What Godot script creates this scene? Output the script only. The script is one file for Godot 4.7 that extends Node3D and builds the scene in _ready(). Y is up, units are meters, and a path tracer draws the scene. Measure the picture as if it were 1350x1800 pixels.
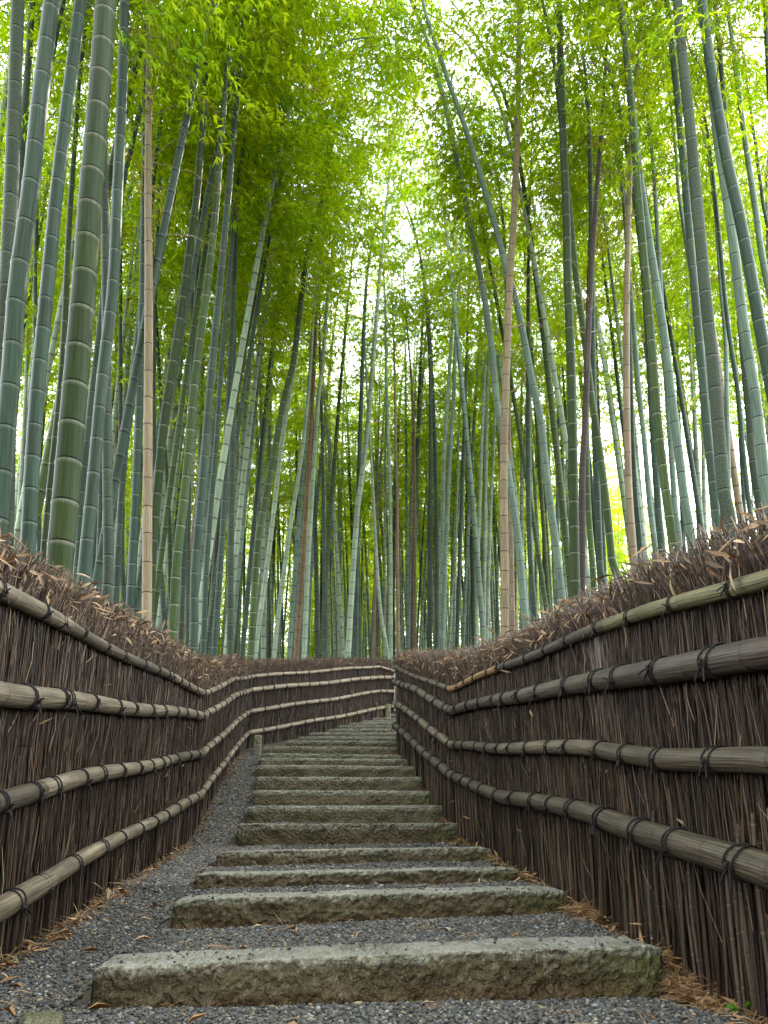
extends Node3D
# A stair path between brushwood fences, climbing through a bamboo grove. Metres, y up, the camera at the origin looks along -z.

const UP := Vector3.UP


class Builder:
	# collects tubes, leaves and faces and commits them as one mesh
	var v := PackedVector3Array()
	var n := PackedVector3Array()
	var c := PackedColorArray()
	var u := PackedVector2Array()
	var f := PackedInt32Array()

	func tube(pts: PackedVector3Array, rad: PackedFloat32Array, cols: PackedColorArray, sides: int, caps := true) -> void:
		var count := pts.size()
		var t0 := (pts[1] - pts[0]).normalized()
		var side := t0.cross(Vector3(0.31, 0.17, 0.93)).normalized()
		var first := v.size()
		var along := 0.0
		for k in count:
			var t := (pts[mini(k + 1, count - 1)] - pts[maxi(k - 1, 0)]).normalized()
			side = (side - t * side.dot(t)).normalized()
			var other := t.cross(side)
			if k > 0:
				along += pts[k].distance_to(pts[k - 1])
			for j in sides + 1:
				var a := TAU * j / sides
				var d := side * cos(a) + other * sin(a)
				v.append(pts[k] + d * rad[k])
				n.append(d)
				c.append(cols[k])
				u.append(Vector2(float(j) / sides, along))
		for k in count - 1:
			for j in sides:
				var a := first + k * (sides + 1) + j
				var b := a + sides + 1
				f.append(a); f.append(b); f.append(b + 1)
				f.append(a); f.append(b + 1); f.append(a + 1)
		if caps:
			for e in 2:
				var k := 0 if e == 0 else count - 1
				var t := (pts[1] - pts[0]).normalized() * -1.0 if e == 0 else (pts[count - 1] - pts[count - 2]).normalized()
				var mid := v.size()
				v.append(pts[k]); n.append(t); c.append(cols[k]); u.append(Vector2.ZERO)
				for j in sides + 1:
					v.append(v[first + k * (sides + 1) + j]); n.append(t); c.append(cols[k]); u.append(Vector2.ZERO)
				for j in sides:
					f.append(mid)
					if e == 0:
						f.append(mid + 1 + j); f.append(mid + 2 + j)
					else:
						f.append(mid + 2 + j); f.append(mid + 1 + j)

	func rod(a: Vector3, b: Vector3, ra: float, rb: float, col: Color, sides := 4) -> void:
		tube(PackedVector3Array([a, b]), PackedFloat32Array([ra, rb]), PackedColorArray([col, col]), sides, false)

	func leaf(at: Vector3, dir: Vector3, up: Vector3, length: float, width: float, col: Color, bend := 0.15, fold := 0.25) -> void:
		var d := dir.normalized()
		var s := d.cross(up).normalized()
		var w := s.cross(d)
		var first := v.size()
		var m := at + d * length * 0.4 + w * length * bend * 0.3
		var tip := at + d * length - w * length * bend
		for p in [at, m + s * width * 0.5 + w * width * fold, tip, m - s * width * 0.5 + w * width * fold]:
			v.append(p); c.append(col); u.append(Vector2.ZERO)
		n.append(w); n.append((w - s * fold).normalized()); n.append(w); n.append((w + s * fold).normalized())
		f.append(first); f.append(first + 2); f.append(first + 1)
		f.append(first); f.append(first + 3); f.append(first + 2)

	func curled_leaf(at: Vector3, dir: Vector3, up: Vector3, length: float, width: float, col: Color, curl: float, twist: float) -> void:
		# a dry blade: pointed at both ends, folded along the middle, curling and twisting
		var d := dir.normalized()
		var s := d.cross(up).normalized()
		var p := at
		var first := v.size()
		var wide := [0.25, 0.85, 1.0, 0.62, 0.06]
		for k in 5:
			var w := s.cross(d)
			var half := width * 0.5 * float(wide[k])
			for q in [-1.0, 0.0, 1.0]:
				v.append(p + s * half * q + w * half * 0.45 * absf(q))
				n.append((w - s * q * 0.4).normalized())
				c.append(col * (0.9 if q == 0.0 else 1.0))
				u.append(Vector2.ZERO)
			p += d * length * 0.25
			d = (d - w * curl * 0.35).normalized()
			s = (s - d * s.dot(d)).normalized().rotated(d, twist * 0.3)
		for k in 4:
			for q in 2:
				var i := first + k * 3 + q
				f.append(i); f.append(i + 3); f.append(i + 4)
				f.append(i); f.append(i + 4); f.append(i + 1)

	func quad(a: Vector3, b: Vector3, cc: Vector3, d: Vector3, col: Color) -> void:
		# a b c d clockwise seen from outside
		var first := v.size()
		var nn := (cc - a).cross(b - a).normalized()
		for p in [a, b, cc, d]:
			v.append(p); n.append(nn); c.append(col); u.append(Vector2.ZERO)
		f.append(first); f.append(first + 1); f.append(first + 2)
		f.append(first); f.append(first + 2); f.append(first + 3)

	func mesh(m: Material) -> ArrayMesh:
		var a := []
		a.resize(Mesh.ARRAY_MAX)
		a[Mesh.ARRAY_VERTEX] = v
		a[Mesh.ARRAY_NORMAL] = n
		a[Mesh.ARRAY_COLOR] = c
		a[Mesh.ARRAY_TEX_UV] = u
		a[Mesh.ARRAY_INDEX] = f
		var out := ArrayMesh.new()
		out.add_surface_from_arrays(Mesh.PRIMITIVE_TRIANGLES, a)
		out.surface_set_material(0, m)
		return out


class Path:
	# a curve sampled every 0.1 m
	var p := PackedVector3Array()
	var length := 0.0

	func at(s: float) -> Vector3:
		var k := clampf(s / 0.1, 0.0, p.size() - 1.001)
		var i := int(k)
		return p[i].lerp(p[i + 1], k - i)

	func dir(s: float) -> Vector3:
		return (at(minf(s + 0.15, length)) - at(maxf(s - 0.15, 0.0))).normalized()


var M := {}
var R := RandomNumberGenerator.new()
var taken := {}


func numbered(called: String) -> String:
	if not taken.has(called):
		taken[called] = 0
		return called
	taken[called] += 1
	return "%s_%03d" % [called, taken[called]]


func tag(o: Node, label: String, category: String, group := "", kind := "") -> Node:
	if label: o.set_meta("label", label)
	if category: o.set_meta("category", category)
	if group: o.set_meta("group", group)
	if kind: o.set_meta("kind", kind)
	return o


func base(called: String, at := Vector3.ZERO) -> Node3D:
	var o := Node3D.new()
	o.name = numbered(called)
	o.position = at
	add_child(o, true)
	return o


func put(called: String, m: Mesh, parent: Node, at := Vector3.ZERO) -> MeshInstance3D:
	var o := MeshInstance3D.new()
	o.mesh = m
	o.name = numbered(called) if parent == self else called
	o.position = at
	parent.add_child(o, true)
	return o


func scatter(called: String, m: Mesh, where: Array, cols: Array, parent: Node) -> MultiMeshInstance3D:
	var mm := MultiMesh.new()
	mm.transform_format = MultiMesh.TRANSFORM_3D
	mm.use_colors = cols.size() > 0
	mm.mesh = m
	mm.instance_count = where.size()
	for k in where.size():
		mm.set_instance_transform(k, where[k])
		if cols.size() > 0:
			mm.set_instance_color(k, cols[k])
	var o := MultiMeshInstance3D.new()
	o.multimesh = mm
	o.name = numbered(called) if parent == self else called
	parent.add_child(o, true)
	return o


func mat(called: String, rough: float, spec := 0.3) -> StandardMaterial3D:
	var m := StandardMaterial3D.new()
	m.resource_name = called
	m.vertex_color_use_as_albedo = true
	m.roughness = rough
	m.metallic_specular = spec
	M[called] = m
	return m


func grey_noise(size: Vector2i, freq: float, stretch: Vector2, low: float, high: float, octaves := 4, seed_ := 1) -> ImageTexture:
	# grey, seamless by blending over the edges
	var fn := FastNoiseLite.new()
	fn.seed = seed_
	fn.noise_type = FastNoiseLite.TYPE_SIMPLEX_SMOOTH
	fn.frequency = freq
	fn.fractal_octaves = octaves
	var im := Image.create(size.x, size.y, false, Image.FORMAT_RGB8)
	for y in size.y:
		for x in size.x:
			# a torus in four dimensions is not at hand: fold two shifted samples together
			var ax := x * stretch.x
			var ay := y * stretch.y
			var fx := float(x) / size.x
			var fy := float(y) / size.y
			var w := size.x * stretch.x
			var h := size.y * stretch.y
			var a := lerpf(fn.get_noise_2d(ax, ay), fn.get_noise_2d(ax - w, ay), fx)
			var b := lerpf(fn.get_noise_2d(ax, ay - h), fn.get_noise_2d(ax - w, ay - h), fx)
			var g := clampf(0.5 + 0.9 * lerpf(a, b, fy), 0.0, 1.0)
			g = lerpf(low, high, g)
			im.set_pixel(x, y, Color(g, g, g))
	return ImageTexture.create_from_image(im)


func materials() -> void:
	var streak := grey_noise(Vector2i(256, 256), 0.05, Vector2(1.0, 0.16), 0.70, 1.06, 4, 3)
	var mottle := grey_noise(Vector2i(256, 256), 0.09, Vector2(1.0, 0.8), 0.35, 1.2, 5, 5)
	var grain := grey_noise(Vector2i(256, 256), 0.06, Vector2(1.0, 0.14), 0.22, 1.3, 5, 8)
	var rough := grey_noise(Vector2i(512, 512), 0.03, Vector2.ONE, 0.15, 1.2, 6, 11)
	var speck := grey_noise(Vector2i(512, 512), 0.14, Vector2.ONE, 0.45, 1.25, 4, 13)
	var m := mat("bamboo_skin", 0.5, 0.2)
	m.albedo_texture = streak
	m.uv1_scale = Vector3(2, 1.1, 1)
	m = mat("bamboo_mottled", 0.6, 0.2)
	m.albedo_texture = mottle
	m.uv1_scale = Vector3(2, 2.3, 1)
	m = mat("leaf", 0.6, 0.15)
	m.backlight_enabled = true
	m.backlight = Color(1, 1, 0.62)
	m = mat("twig", 0.7)
	m = mat("brush", 0.62, 0.35)
	m = mat("dry_leaf", 0.75, 0.3)
	m.backlight_enabled = true
	m.backlight = Color(0.4, 0.32, 0.22)
	m = mat("pole", 0.55, 0.4)
	m.albedo_texture = grain
	m.uv1_scale = Vector3(3, 0.9, 1)
	m.heightmap_enabled = true
	m.heightmap_texture = grain
	m.heightmap_scale = 0.07
	m = mat("rope", 0.8, 0.3)
	m = mat("stone", 0.9, 0.25)
	m.albedo_texture = speck
	m.uv1_triplanar = true
	m.uv1_world_triplanar = true
	m.uv1_scale = Vector3(1.7, 1.7, 1.7)
	m.heightmap_enabled = true
	m.heightmap_texture = rough
	m.heightmap_scale = 3.0
	m = mat("gravel", 0.85, 0.3)
	m = mat("earth", 0.95, 0.2)
	m.albedo_texture = speck
	m.uv1_triplanar = true
	m.uv1_world_triplanar = true
	m.uv1_scale = Vector3(1.3, 1.3, 1.3)


# kind of skin, foot radius, metres ahead, height of the first branches, x and y along the culm from the foot, label
const BAMBOOS := [
	["d", 0.089, 4.9, 8.0, [-2.16, -0.48, -2.17, 1.66, -2.17, 2.36, -2.17, 3.08, -2.17, 3.83, -2.18, 4.64, -2.18, 5.48, -2.19, 6.38], "thickest dark green bamboo culm with pale node rings, standing behind the left fence"],
	["b", 0.067, 4.9, 8.0, [-2.59, -0.48, -2.61, 1.88, -2.63, 3.08, -2.65, 3.83, -2.63, 4.64, -2.63, 5.48, -2.62, 6.38], "thick blue-grey bamboo culm leaning in from the left picture edge"],
	["y", 0.064, 5.6, 8.0, [-2.96, -0.42, -3.05, 2.15, -3.09, 3.65, -3.12, 4.38, -3.17, 5.30, -3.23, 6.26, -3.30, 7.29], "grey bamboo culm with mottled skin, leftmost of those reaching the top"],
	["b", 0.061, 5.8, 8.0, [-2.77, -0.41, -2.83, 2.03, -2.86, 2.79, -2.88, 3.64, -2.88, 4.54, -2.88, 5.49, -2.86, 6.49, -2.83, 7.55], "smooth blue-green bamboo culm just left of the thickest dark one"],
	["b", 0.057, 6.4, 8.0, [-2.65, -0.28, -2.62, 1.97, -2.60, 3.08, -2.59, 4.02, -2.56, 5.01, -2.59, 6.06, -2.62, 7.16, -2.67, 8.33], "blue-green bamboo culm just right of the thickest dark one"],
	["y", 0.048, 7.2, 8.0, [-3.53, -0.10, -3.71, 2.70, -3.78, 3.67, -3.86, 4.96, -3.98, 6.81, -4.03, 8.05, -4.07, 9.37], "slim grey culm half hidden between the two leftmost thick culms"],
	["t", 0.051, 7.4, 9.0, [-2.25, -0.05, -2.36, 1.97, -2.46, 3.78, -2.57, 5.79, -2.65, 7.00, -2.72, 8.27, -2.79, 9.63], "straight tan bamboo culm standing alone among green ones on the left"],
	["b", 0.043, 8.6, 8.0, [-3.63, 0.28, -3.60, 2.95, -3.62, 3.87, -3.60, 4.99, -3.57, 5.92, -3.53, 7.06, -3.42, 8.16, -3.24, 9.50, -3.07, 10.43, -2.93, 11.19], "slender culm that bends far to the right behind the tan culm"],
	["d", 0.055, 8.4, 8.0, [-2.69, 0.23, -2.66, 2.34, -2.67, 3.15, -2.65, 3.85, -2.63, 4.58, -2.59, 5.17, -2.53, 5.79, -2.47, 6.57, -2.42, 7.30, -2.38, 7.95, -2.36, 9.19, -2.36, 10.93], "dark glossy green culm curving up just right of the tan culm"],
	["b", 0.055, 9.0, 8.0, [-2.31, 0.39, -2.29, 2.01, -2.32, 3.08, -2.28, 4.34, -2.24, 5.65, -2.18, 7.04, -2.12, 8.52, -2.07, 10.03, -2.02, 11.31], "blue-green culm leaning right above the first bend of the left fence"],
	["y", 0.056, 11.9, 8.0, [-2.39, 1.16, -2.44, 2.66, -2.49, 4.08, -2.53, 5.73, -2.58, 7.47, -2.64, 9.31, -2.72, 11.66, -2.79, 14.17], "upright grey speckled culm behind the left fence, right of the leaning blue one"],
	["g", 0.054, 8.4, 8.0, [-2.44, 0.23, -2.38, 2.07, -2.38, 2.88, -2.32, 4.05, -2.28, 5.27, -2.19, 6.57, -2.14, 7.55, -2.11, 8.66], "bright green leaning culm with faint white nodes, left of the leaning blue one"],
	["b", 0.049, 9.8, 8.0, [-3.56, 0.61, -3.56, 2.88, -3.57, 3.52, -3.58, 4.75, -3.55, 5.95, -3.49, 7.58, -3.45, 9.10], "thin leaning blue-grey culm passing behind the tan culm"],
	["b", 0.052, 8.3, 8.0, [-2.80, 0.20, -2.84, 2.24, -2.85, 2.84, -2.87, 3.88, -2.91, 5.26, -2.95, 6.34, -3.02, 7.88], "upright blue-green culm touching the tan culm on its left"],
	["y", 0.048, 6.6, 8.0, [-2.31, -0.24, -2.47, 1.86, -2.48, 2.26, -2.58, 3.48, -2.68, 4.79, -2.79, 6.13], "grey upright culm behind the left fence, left of the tan culm"],
	["d", 0.038, 7.6, 8.0, [-3.51, 0.01, -3.54, 2.70, -3.54, 3.42, -3.53, 4.96, -3.59, 6.53, -3.62, 7.84], "dark narrow culm behind the left edge of the thickest one"],
	["b", 0.040, 10.4, 8.0, [-4.61, 0.78, -4.89, 3.56, -4.99, 4.51, -5.17, 6.22, -5.36, 8.14, -5.47, 9.87], "thin upright culm right of the smooth blue-green one"],
	["b", 0.044, 10.6, 8.0, [-2.58, 0.83, -2.56, 2.37, -2.57, 3.63, -2.55, 4.51, -2.51, 5.59, -2.49, 6.82, -2.43, 8.50], "thin blue culm close behind the leaning blue one"],
	["b", 0.052, 11.4, 8.0, [-2.60, 1.05, -2.58, 2.50, -2.55, 3.90, -2.53, 4.85, -2.53, 6.82, -2.53, 8.28], "narrow blue-grey culm left of the upright speckled one"],
	["b", 0.043, 11.2, 8.0, [-3.03, 1.00, -3.05, 2.72, -3.07, 4.29, -3.08, 5.91, -3.10, 7.71, -3.10, 9.63], "thin blue culm behind the bright green leaning one"],
	["y", 0.041, 12.0, 8.0, [-3.09, 1.19, -3.15, 2.87, -3.23, 4.60, -3.30, 6.54, -3.37, 8.71, -3.53, 11.75], "thin grey upright culm between the green and blue leaning ones"],
	["b", 0.045, 11.8, 8.0, [-3.30, 1.14, -3.48, 3.02, -3.62, 4.23, -3.77, 5.41, -3.92, 7.59, -4.01, 10.15], "thin culm leaning left between the tan and bright green culms"],
	["d", 0.043, 12.6, 8.0, [-3.42, 1.33, -3.60, 3.16, -3.76, 5.36, -4.02, 7.54, -4.25, 9.62, -4.42, 11.33], "thin dark culm leaning left across the grove right of the tan culm"],
	["b", 0.042, 12.2, 8.0, [-4.61, 1.23, -4.74, 3.59, -4.80, 5.19, -4.92, 7.30, -5.05, 9.55], "thin culm in the shade behind the blue-green one, left of the tan culm"],
	["y", 0.043, 12.4, 8.0, [-4.18, 1.28, -4.35, 3.40, -4.47, 4.75, -4.61, 6.54, -4.75, 8.54, -4.88, 10.66], "slim grey culm seen in the gap left of the tan culm"],
	["f", 0.042, 13.6, 8.0, [-6.65, 1.56, -6.85, 5.10, -6.92, 6.94, -7.01, 8.75, -7.16, 10.64, -7.33, 12.64], "slim blue culm in the gap between the two thick left culms"],
	["y", 0.043, 14.0, 8.0, [-5.68, 1.65, -5.94, 4.45, -6.21, 7.14, -6.44, 9.64, -6.63, 12.04, -6.99, 15.46], "slim grey culm deep behind the thick left culms"],
	["g", 0.067, 13.6, 7.0, [-2.54, 1.56, -2.42, 2.96, -2.36, 5.10, -2.21, 6.24, -2.09, 7.06, -1.94, 8.13, -1.79, 8.87, -1.67, 10.13, -1.56, 11.30, -1.34, 12.36, -1.18, 13.46, -0.90, 14.87, -0.65, 16.19], "long green culm arching to the right high over the stair bend"],
	["f", 0.048, 14.2, 7.0, [-2.57, 1.70, -2.44, 3.09, -2.39, 3.73, -2.23, 5.33, -2.07, 7.24, -1.96, 8.24, -1.83, 9.26, -1.72, 10.57], "light blue culm beside the foot of the long arching green one"],
	["f", 0.050, 15.6, 7.0, [-2.44, 2.02, -2.29, 3.42, -2.22, 4.34, -2.05, 5.98, -1.81, 7.96, -1.70, 9.33, -1.64, 10.75], "slim blue leaning culm above the second fence, left of the brown one"],
	["k", 0.052, 16.0, 7.0, [-1.92, 2.12, -1.86, 3.67, -1.77, 5.74, -1.68, 8.16, -1.61, 10.29, -1.57, 12.52], "brown dry culm behind the second fence, leaning right"],
	["f", 0.057, 15.8, 7.0, [-1.73, 2.07, -1.68, 3.63, -1.63, 5.93, -1.57, 7.38, -1.50, 9.17, -1.41, 10.30, -1.32, 11.77], "blue-green culm hugging the brown dry one on its right"],
	["b", 0.049, 17.4, 7.0, [-1.33, 2.41, -1.37, 3.86, -1.42, 5.96, -1.50, 8.88, -1.60, 11.35, -1.66, 13.29], "dark upright culm above the middle of the second fence"],
	["f", 0.072, 17.2, 8.0, [-0.93, 2.38, -0.83, 3.77, -0.76, 5.20, -0.64, 7.31, -0.55, 8.04, -0.39, 9.68, -0.26, 11.53, -0.12, 13.54, 0.00, 15.13, 0.13, 16.67], "tall blue-grey culm leaning right at the picture middle, above the far fence"],
	["b", 0.066, 18.2, 7.0, [-0.70, 2.52, -0.68, 3.99, -0.67, 6.83, -0.63, 9.29, -0.57, 11.70], "dark green culm behind the tall leaning one at the middle"],
	["f", 0.047, 19.0, 7.0, [0.22, 2.63, 0.10, 4.24, -0.12, 5.74, -0.35, 9.69, -0.50, 12.39, -0.55, 13.79], "thin culm leaning left at the middle of the grove"],
	["f", 0.059, 19.4, 7.0, [0.20, 2.69, 0.18, 4.26, 0.17, 8.25, 0.12, 10.23, 0.06, 12.65, 0.03, 14.63], "slim blue culm left of the olive one at the far fence corner"],
	["t", 0.052, 19.6, 7.0, [0.39, 2.72, 0.37, 4.34, 0.36, 8.33, 0.33, 10.00, 0.28, 13.50, 0.21, 15.71], "olive tan culm behind the far fence corner"],
	["t", 0.044, 23.0, 7.0, [-0.35, 3.20, -0.31, 5.13, -0.27, 8.82, -0.20, 11.73, -0.13, 15.00], "thinnest tan culm behind the far fence"],
	["k", 0.053, 20.0, 7.0, [0.83, 2.78, 0.82, 4.54, 0.84, 7.67, 0.85, 10.20, 0.77, 12.86, 0.63, 14.89, 0.51, 17.59], "reddish brown culm right of the far fence corner"],
	["y", 0.066, 19.2, 7.0, [1.14, 2.66, 1.17, 4.44, 1.23, 8.16, 1.26, 9.80, 1.28, 12.52, 1.19, 14.30], "grey-green culm, left one of the close group right of the far corner"],
	["b", 0.064, 19.8, 7.0, [1.41, 2.75, 1.40, 4.60, 1.44, 7.59, 1.43, 10.10, 1.36, 12.73], "dark green culm, in the close group right of the far corner"],
	["f", 0.065, 19.0, 7.0, [1.38, 2.63, 1.46, 4.39, 1.54, 8.08, 1.61, 9.69, 1.79, 12.22, 1.98, 14.87], "blue-green culm leaning right, in the close group right of the far corner"],
	["w", 0.064, 18.8, 7.0, [1.37, 2.61, 1.47, 4.42, 1.69, 8.79, 1.87, 11.24, 1.94, 12.60, 2.08, 14.71, 2.20, 16.53], "pale blue culm leaning right, rightmost of the close group"],
	["b", 0.059, 19.4, 7.0, [1.79, 2.69, 1.89, 4.56, 2.03, 7.28, 2.17, 9.90, 2.31, 12.65, 2.43, 15.18], "dark green slender culm between the close group and the big tan culm"],
	["f", 0.053, 20.0, 7.0, [2.36, 2.78, 2.46, 4.62, 2.60, 7.67, 2.74, 10.20, 2.90, 12.86], "slender blue culm, left of three left of the big tan culm"],
	["f", 0.055, 20.5, 7.0, [2.65, 2.85, 2.73, 4.77, 2.84, 7.86, 2.95, 10.46, 3.08, 13.37], "slender blue culm, middle of three left of the big tan culm"],
	["f", 0.052, 21.0, 7.0, [2.76, 2.92, 2.89, 5.01, 3.05, 8.05, 3.23, 10.71, 3.36, 12.56], "slender blue culm, right of three left of the big tan culm"],
	["t", 0.062, 10.2, 8.0, [1.61, 0.72, 1.65, 2.48, 1.68, 3.49, 1.69, 4.34, 1.72, 5.20, 1.77, 6.10, 1.89, 7.98, 1.98, 8.97, 2.09, 10.52, 2.15, 11.59, 2.23, 13.28], "big straight tan culm right of the picture middle"],
	["t", 0.048, 13.2, 8.0, [2.26, 1.47, 2.28, 3.26, 2.30, 4.74, 2.31, 5.94, 2.34, 7.89], "thinner tan culm close behind the big tan one"],
	["w", 0.062, 12.0, 8.0, [2.45, 1.19, 2.29, 3.10, 2.21, 4.60, 2.12, 5.51, 2.02, 6.33, 1.93, 7.18, 1.86, 8.27, 1.74, 9.39, 1.56, 10.55, 1.43, 11.39], "pale green culm bending left across the big tan one"],
	["b", 0.050, 13.0, 8.0, [2.62, 1.42, 2.64, 3.41, 2.60, 4.77, 2.62, 6.07, 2.70, 8.36, 2.77, 10.17, 2.87, 12.08, 3.01, 14.08], "upright blue-green culm right of the big tan one"],
	["w", 0.059, 10.6, 8.0, [2.72, 0.83, 2.56, 3.10, 2.50, 3.98, 2.42, 4.95, 2.36, 5.96, 2.27, 6.53, 2.15, 7.40, 2.04, 8.09, 1.94, 8.50, 1.82, 9.11, 1.66, 9.85, 1.46, 10.71, 1.26, 11.48, 1.09, 12.05, 0.95, 12.62, 0.75, 13.32, 0.66, 13.80], "longest curved culm, sweeping far left over the stairs to the top"],
	["d", 0.061, 8.8, 8.0, [2.20, 0.34, 2.28, 2.64, 2.29, 3.01, 2.33, 4.24, 2.37, 5.52, 2.39, 6.89, 2.42, 8.00, 2.43, 9.07, 2.45, 10.28, 2.48, 11.45], "dark green upright culm left of the dead dark one on the right"],
	["x", 0.047, 9.4, 8.0, [2.35, 0.50, 2.51, 2.73, 2.55, 3.45, 2.61, 4.55, 2.68, 5.21, 2.77, 6.30, 2.87, 7.36, 3.02, 8.73, 3.16, 9.89, 3.30, 11.19, 3.42, 12.24], "dead grey-brown culm with dark peeling skin on the right"],
	["g", 0.048, 11.2, 8.0, [3.15, 1.00, 3.19, 3.47, 3.18, 4.29, 3.18, 5.23, 3.24, 6.70, 3.35, 8.24], "green culm right beside the foot of the dead dark one"],
	["b", 0.050, 10.0, 8.0, [2.96, 0.67, 2.98, 3.10, 2.95, 3.42, 2.97, 4.67, 3.00, 6.07, 3.05, 7.35], "blue-green culm, second right of the dead dark one"],
	["g", 0.052, 9.6, 8.0, [3.27, 0.56, 3.07, 3.04, 3.00, 3.29, 2.97, 4.08, 2.92, 4.90, 2.85, 5.74, 2.79, 6.79, 2.73, 7.60, 2.70, 8.44], "leaning green culm crossing behind the dead dark one"],
	["t", 0.050, 9.2, 8.0, [3.08, 0.45, 3.14, 3.11, 3.14, 3.45, 3.14, 4.30, 3.19, 5.50, 3.30, 7.20, 3.43, 8.73, 3.55, 9.97, 3.70, 10.95, 3.83, 11.97], "pinkish tan culm standing upright on the right"],
	["b", 0.044, 11.4, 8.0, [3.98, 1.05, 4.01, 3.90, 3.99, 5.04, 4.00, 6.01, 4.05, 7.33], "slim blue culm right of the pinkish tan one"],
	["w", 0.046, 11.2, 8.0, [4.25, 1.00, 4.17, 3.97, 4.13, 4.95, 4.12, 5.91, 4.09, 6.90, 4.08, 8.13, 4.06, 9.30, 4.05, 10.63, 3.94, 11.78, 3.81, 12.73, 3.67, 13.70, 3.60, 14.45], "slender pale culm leaning left across the pinkish tan one"],
	["b", 0.050, 9.6, 8.0, [3.65, 0.56, 3.66, 3.44, 3.65, 4.08, 3.66, 5.32, 3.68, 6.44, 3.69, 7.51, 3.67, 8.44, 3.61, 9.40], "blue-green culm right of the pinkish tan pair"],
	["g", 0.052, 7.9, 8.0, [3.26, 0.09, 3.14, 2.91, 3.12, 3.23, 3.09, 3.83, 3.07, 4.44, 3.07, 5.30, 3.06, 6.33], "stout shaded culm partly behind the brightest pale one"],
	["w", 0.053, 8.0, 8.0, [3.53, 0.12, 3.38, 3.03, 3.34, 3.53, 3.32, 4.08, 3.29, 4.78, 3.26, 5.58, 3.21, 6.34, 3.13, 7.59, 3.08, 9.09, 3.06, 10.41], "brightest pale culm among the right-hand leaning ones"],
	["w", 0.046, 10.6, 8.0, [4.29, 0.83, 4.30, 3.98, 4.28, 4.51, 4.29, 5.68, 4.30, 6.82, 4.32, 7.89], "slim whitish culm between the stout shaded and brightest pale ones"],
	["b", 0.048, 7.6, 8.0, [3.50, 0.01, 3.49, 2.95, 3.48, 4.14, 3.48, 4.96, 3.48, 5.80, 3.48, 6.83, 3.48, 7.60, 3.48, 8.47, 3.47, 9.05, 3.46, 9.89], "left culm of the thick grey-green touching pair on the right"],
	["y", 0.058, 6.4, 8.0, [3.09, -0.28, 3.06, 2.53, 3.03, 2.88, 3.04, 4.00, 3.03, 4.65, 3.03, 5.63, 3.03, 6.80, 3.02, 7.48, 3.02, 8.33], "right and thicker culm of the grey-green touching pair"],
	["w", 0.037, 10.4, 8.0, [5.20, 0.78, 5.00, 3.99, 4.95, 5.31, 4.82, 6.78, 4.73, 8.34, 4.65, 9.77, 4.66, 10.61, 4.62, 12.61, 4.57, 13.54], "bright whitish culm passing behind the thick touching pair"],
	["b", 0.057, 6.4, 8.0, [3.97, -0.28, 3.72, 2.40, 3.61, 3.27, 3.52, 4.41, 3.47, 5.19, 3.42, 5.82, 3.36, 6.40, 3.32, 7.07, 3.29, 7.62, 3.27, 8.33], "thick blue-grey culm leaning in from the right picture edge"],
	["w", 0.053, 6.8, 8.0, [3.72, -0.19, 3.64, 2.66, 3.62, 3.06, 3.61, 4.07, 3.58, 4.62, 3.56, 5.19, 3.55, 5.78, 3.53, 6.39, 3.50, 6.94, 3.49, 7.73, 3.48, 8.39], "pale thick culm crossing behind the leaning right edge one"],
	["w", 0.046, 8.4, 8.0, [5.35, 0.23, 5.06, 3.57, 4.90, 5.17, 4.74, 6.81, 4.71, 7.72, 4.68, 8.49, 4.66, 9.28, 4.65, 10.18, 4.63, 10.93], "sunlit white culm near the upper right corner"],
	["b", 0.040, 11.0, 8.0, [7.09, 0.94, 6.66, 6.58, 6.34, 9.67, 6.30, 10.55, 6.28, 11.68, 6.25, 12.74, 6.25, 13.82], "thin culm nearest the upper right corner"],
	["b", 0.038, 10.2, 8.0, [5.20, 0.72, 5.18, 4.04, 5.17, 4.42, 5.16, 5.20, 5.17, 6.19, 5.12, 7.31, 5.12, 8.47], "slim blue culm low at right, right of the thick touching pair"],
	["y", 0.043, 7.8, 8.0, [4.06, 0.06, 4.06, 3.15, 4.04, 3.78, 4.05, 4.46, 4.06, 5.37, 4.08, 6.25], "grey culm low at the right picture edge"],
	["w", 0.038, 10.8, 8.0, [4.99, 0.89, 5.17, 4.59, 5.28, 6.27, 5.36, 7.44, 5.37, 8.45, 5.40, 9.71, 5.38, 10.69, 5.31, 11.47, 5.20, 12.27], "slender light culm in the gap right of the thick touching pair"],
	["b", 0.044, 7.4, 8.0, [4.07, -0.05, 4.35, 5.79, 4.42, 7.25, 4.48, 8.65, 4.54, 9.63], "blue-green culm cut by the top right picture edge"],
]


# ---------------------------------------------------------------- bamboo

const SKINS := {
	"b": [Color(0.038, 0.061, 0.044), Color(0.105, 0.130, 0.108), "bamboo_skin"],
	"g": [Color(0.046, 0.072, 0.026), Color(0.170, 0.185, 0.120), "bamboo_skin"],
	"d": [Color(0.027, 0.043, 0.015), Color(0.120, 0.125, 0.085), "bamboo_skin"],
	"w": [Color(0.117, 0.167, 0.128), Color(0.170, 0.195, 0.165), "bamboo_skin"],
	"f": [Color(0.205, 0.265, 0.185), Color(0.200, 0.230, 0.180), "bamboo_skin"],  # a brightened b for deep culms: light painted into the skin
	"y": [Color(0.059, 0.080, 0.055), Color(0.125, 0.140, 0.115), "bamboo_mottled"],
	"t": [Color(0.200, 0.158, 0.102), Color(0.220, 0.165, 0.110), "bamboo_skin"],
	"k": [Color(0.150, 0.090, 0.050), Color(0.150, 0.105, 0.065), "bamboo_skin"],
	"x": [Color(0.085, 0.067, 0.060), Color(0.110, 0.095, 0.085), "bamboo_mottled"],
}


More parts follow.
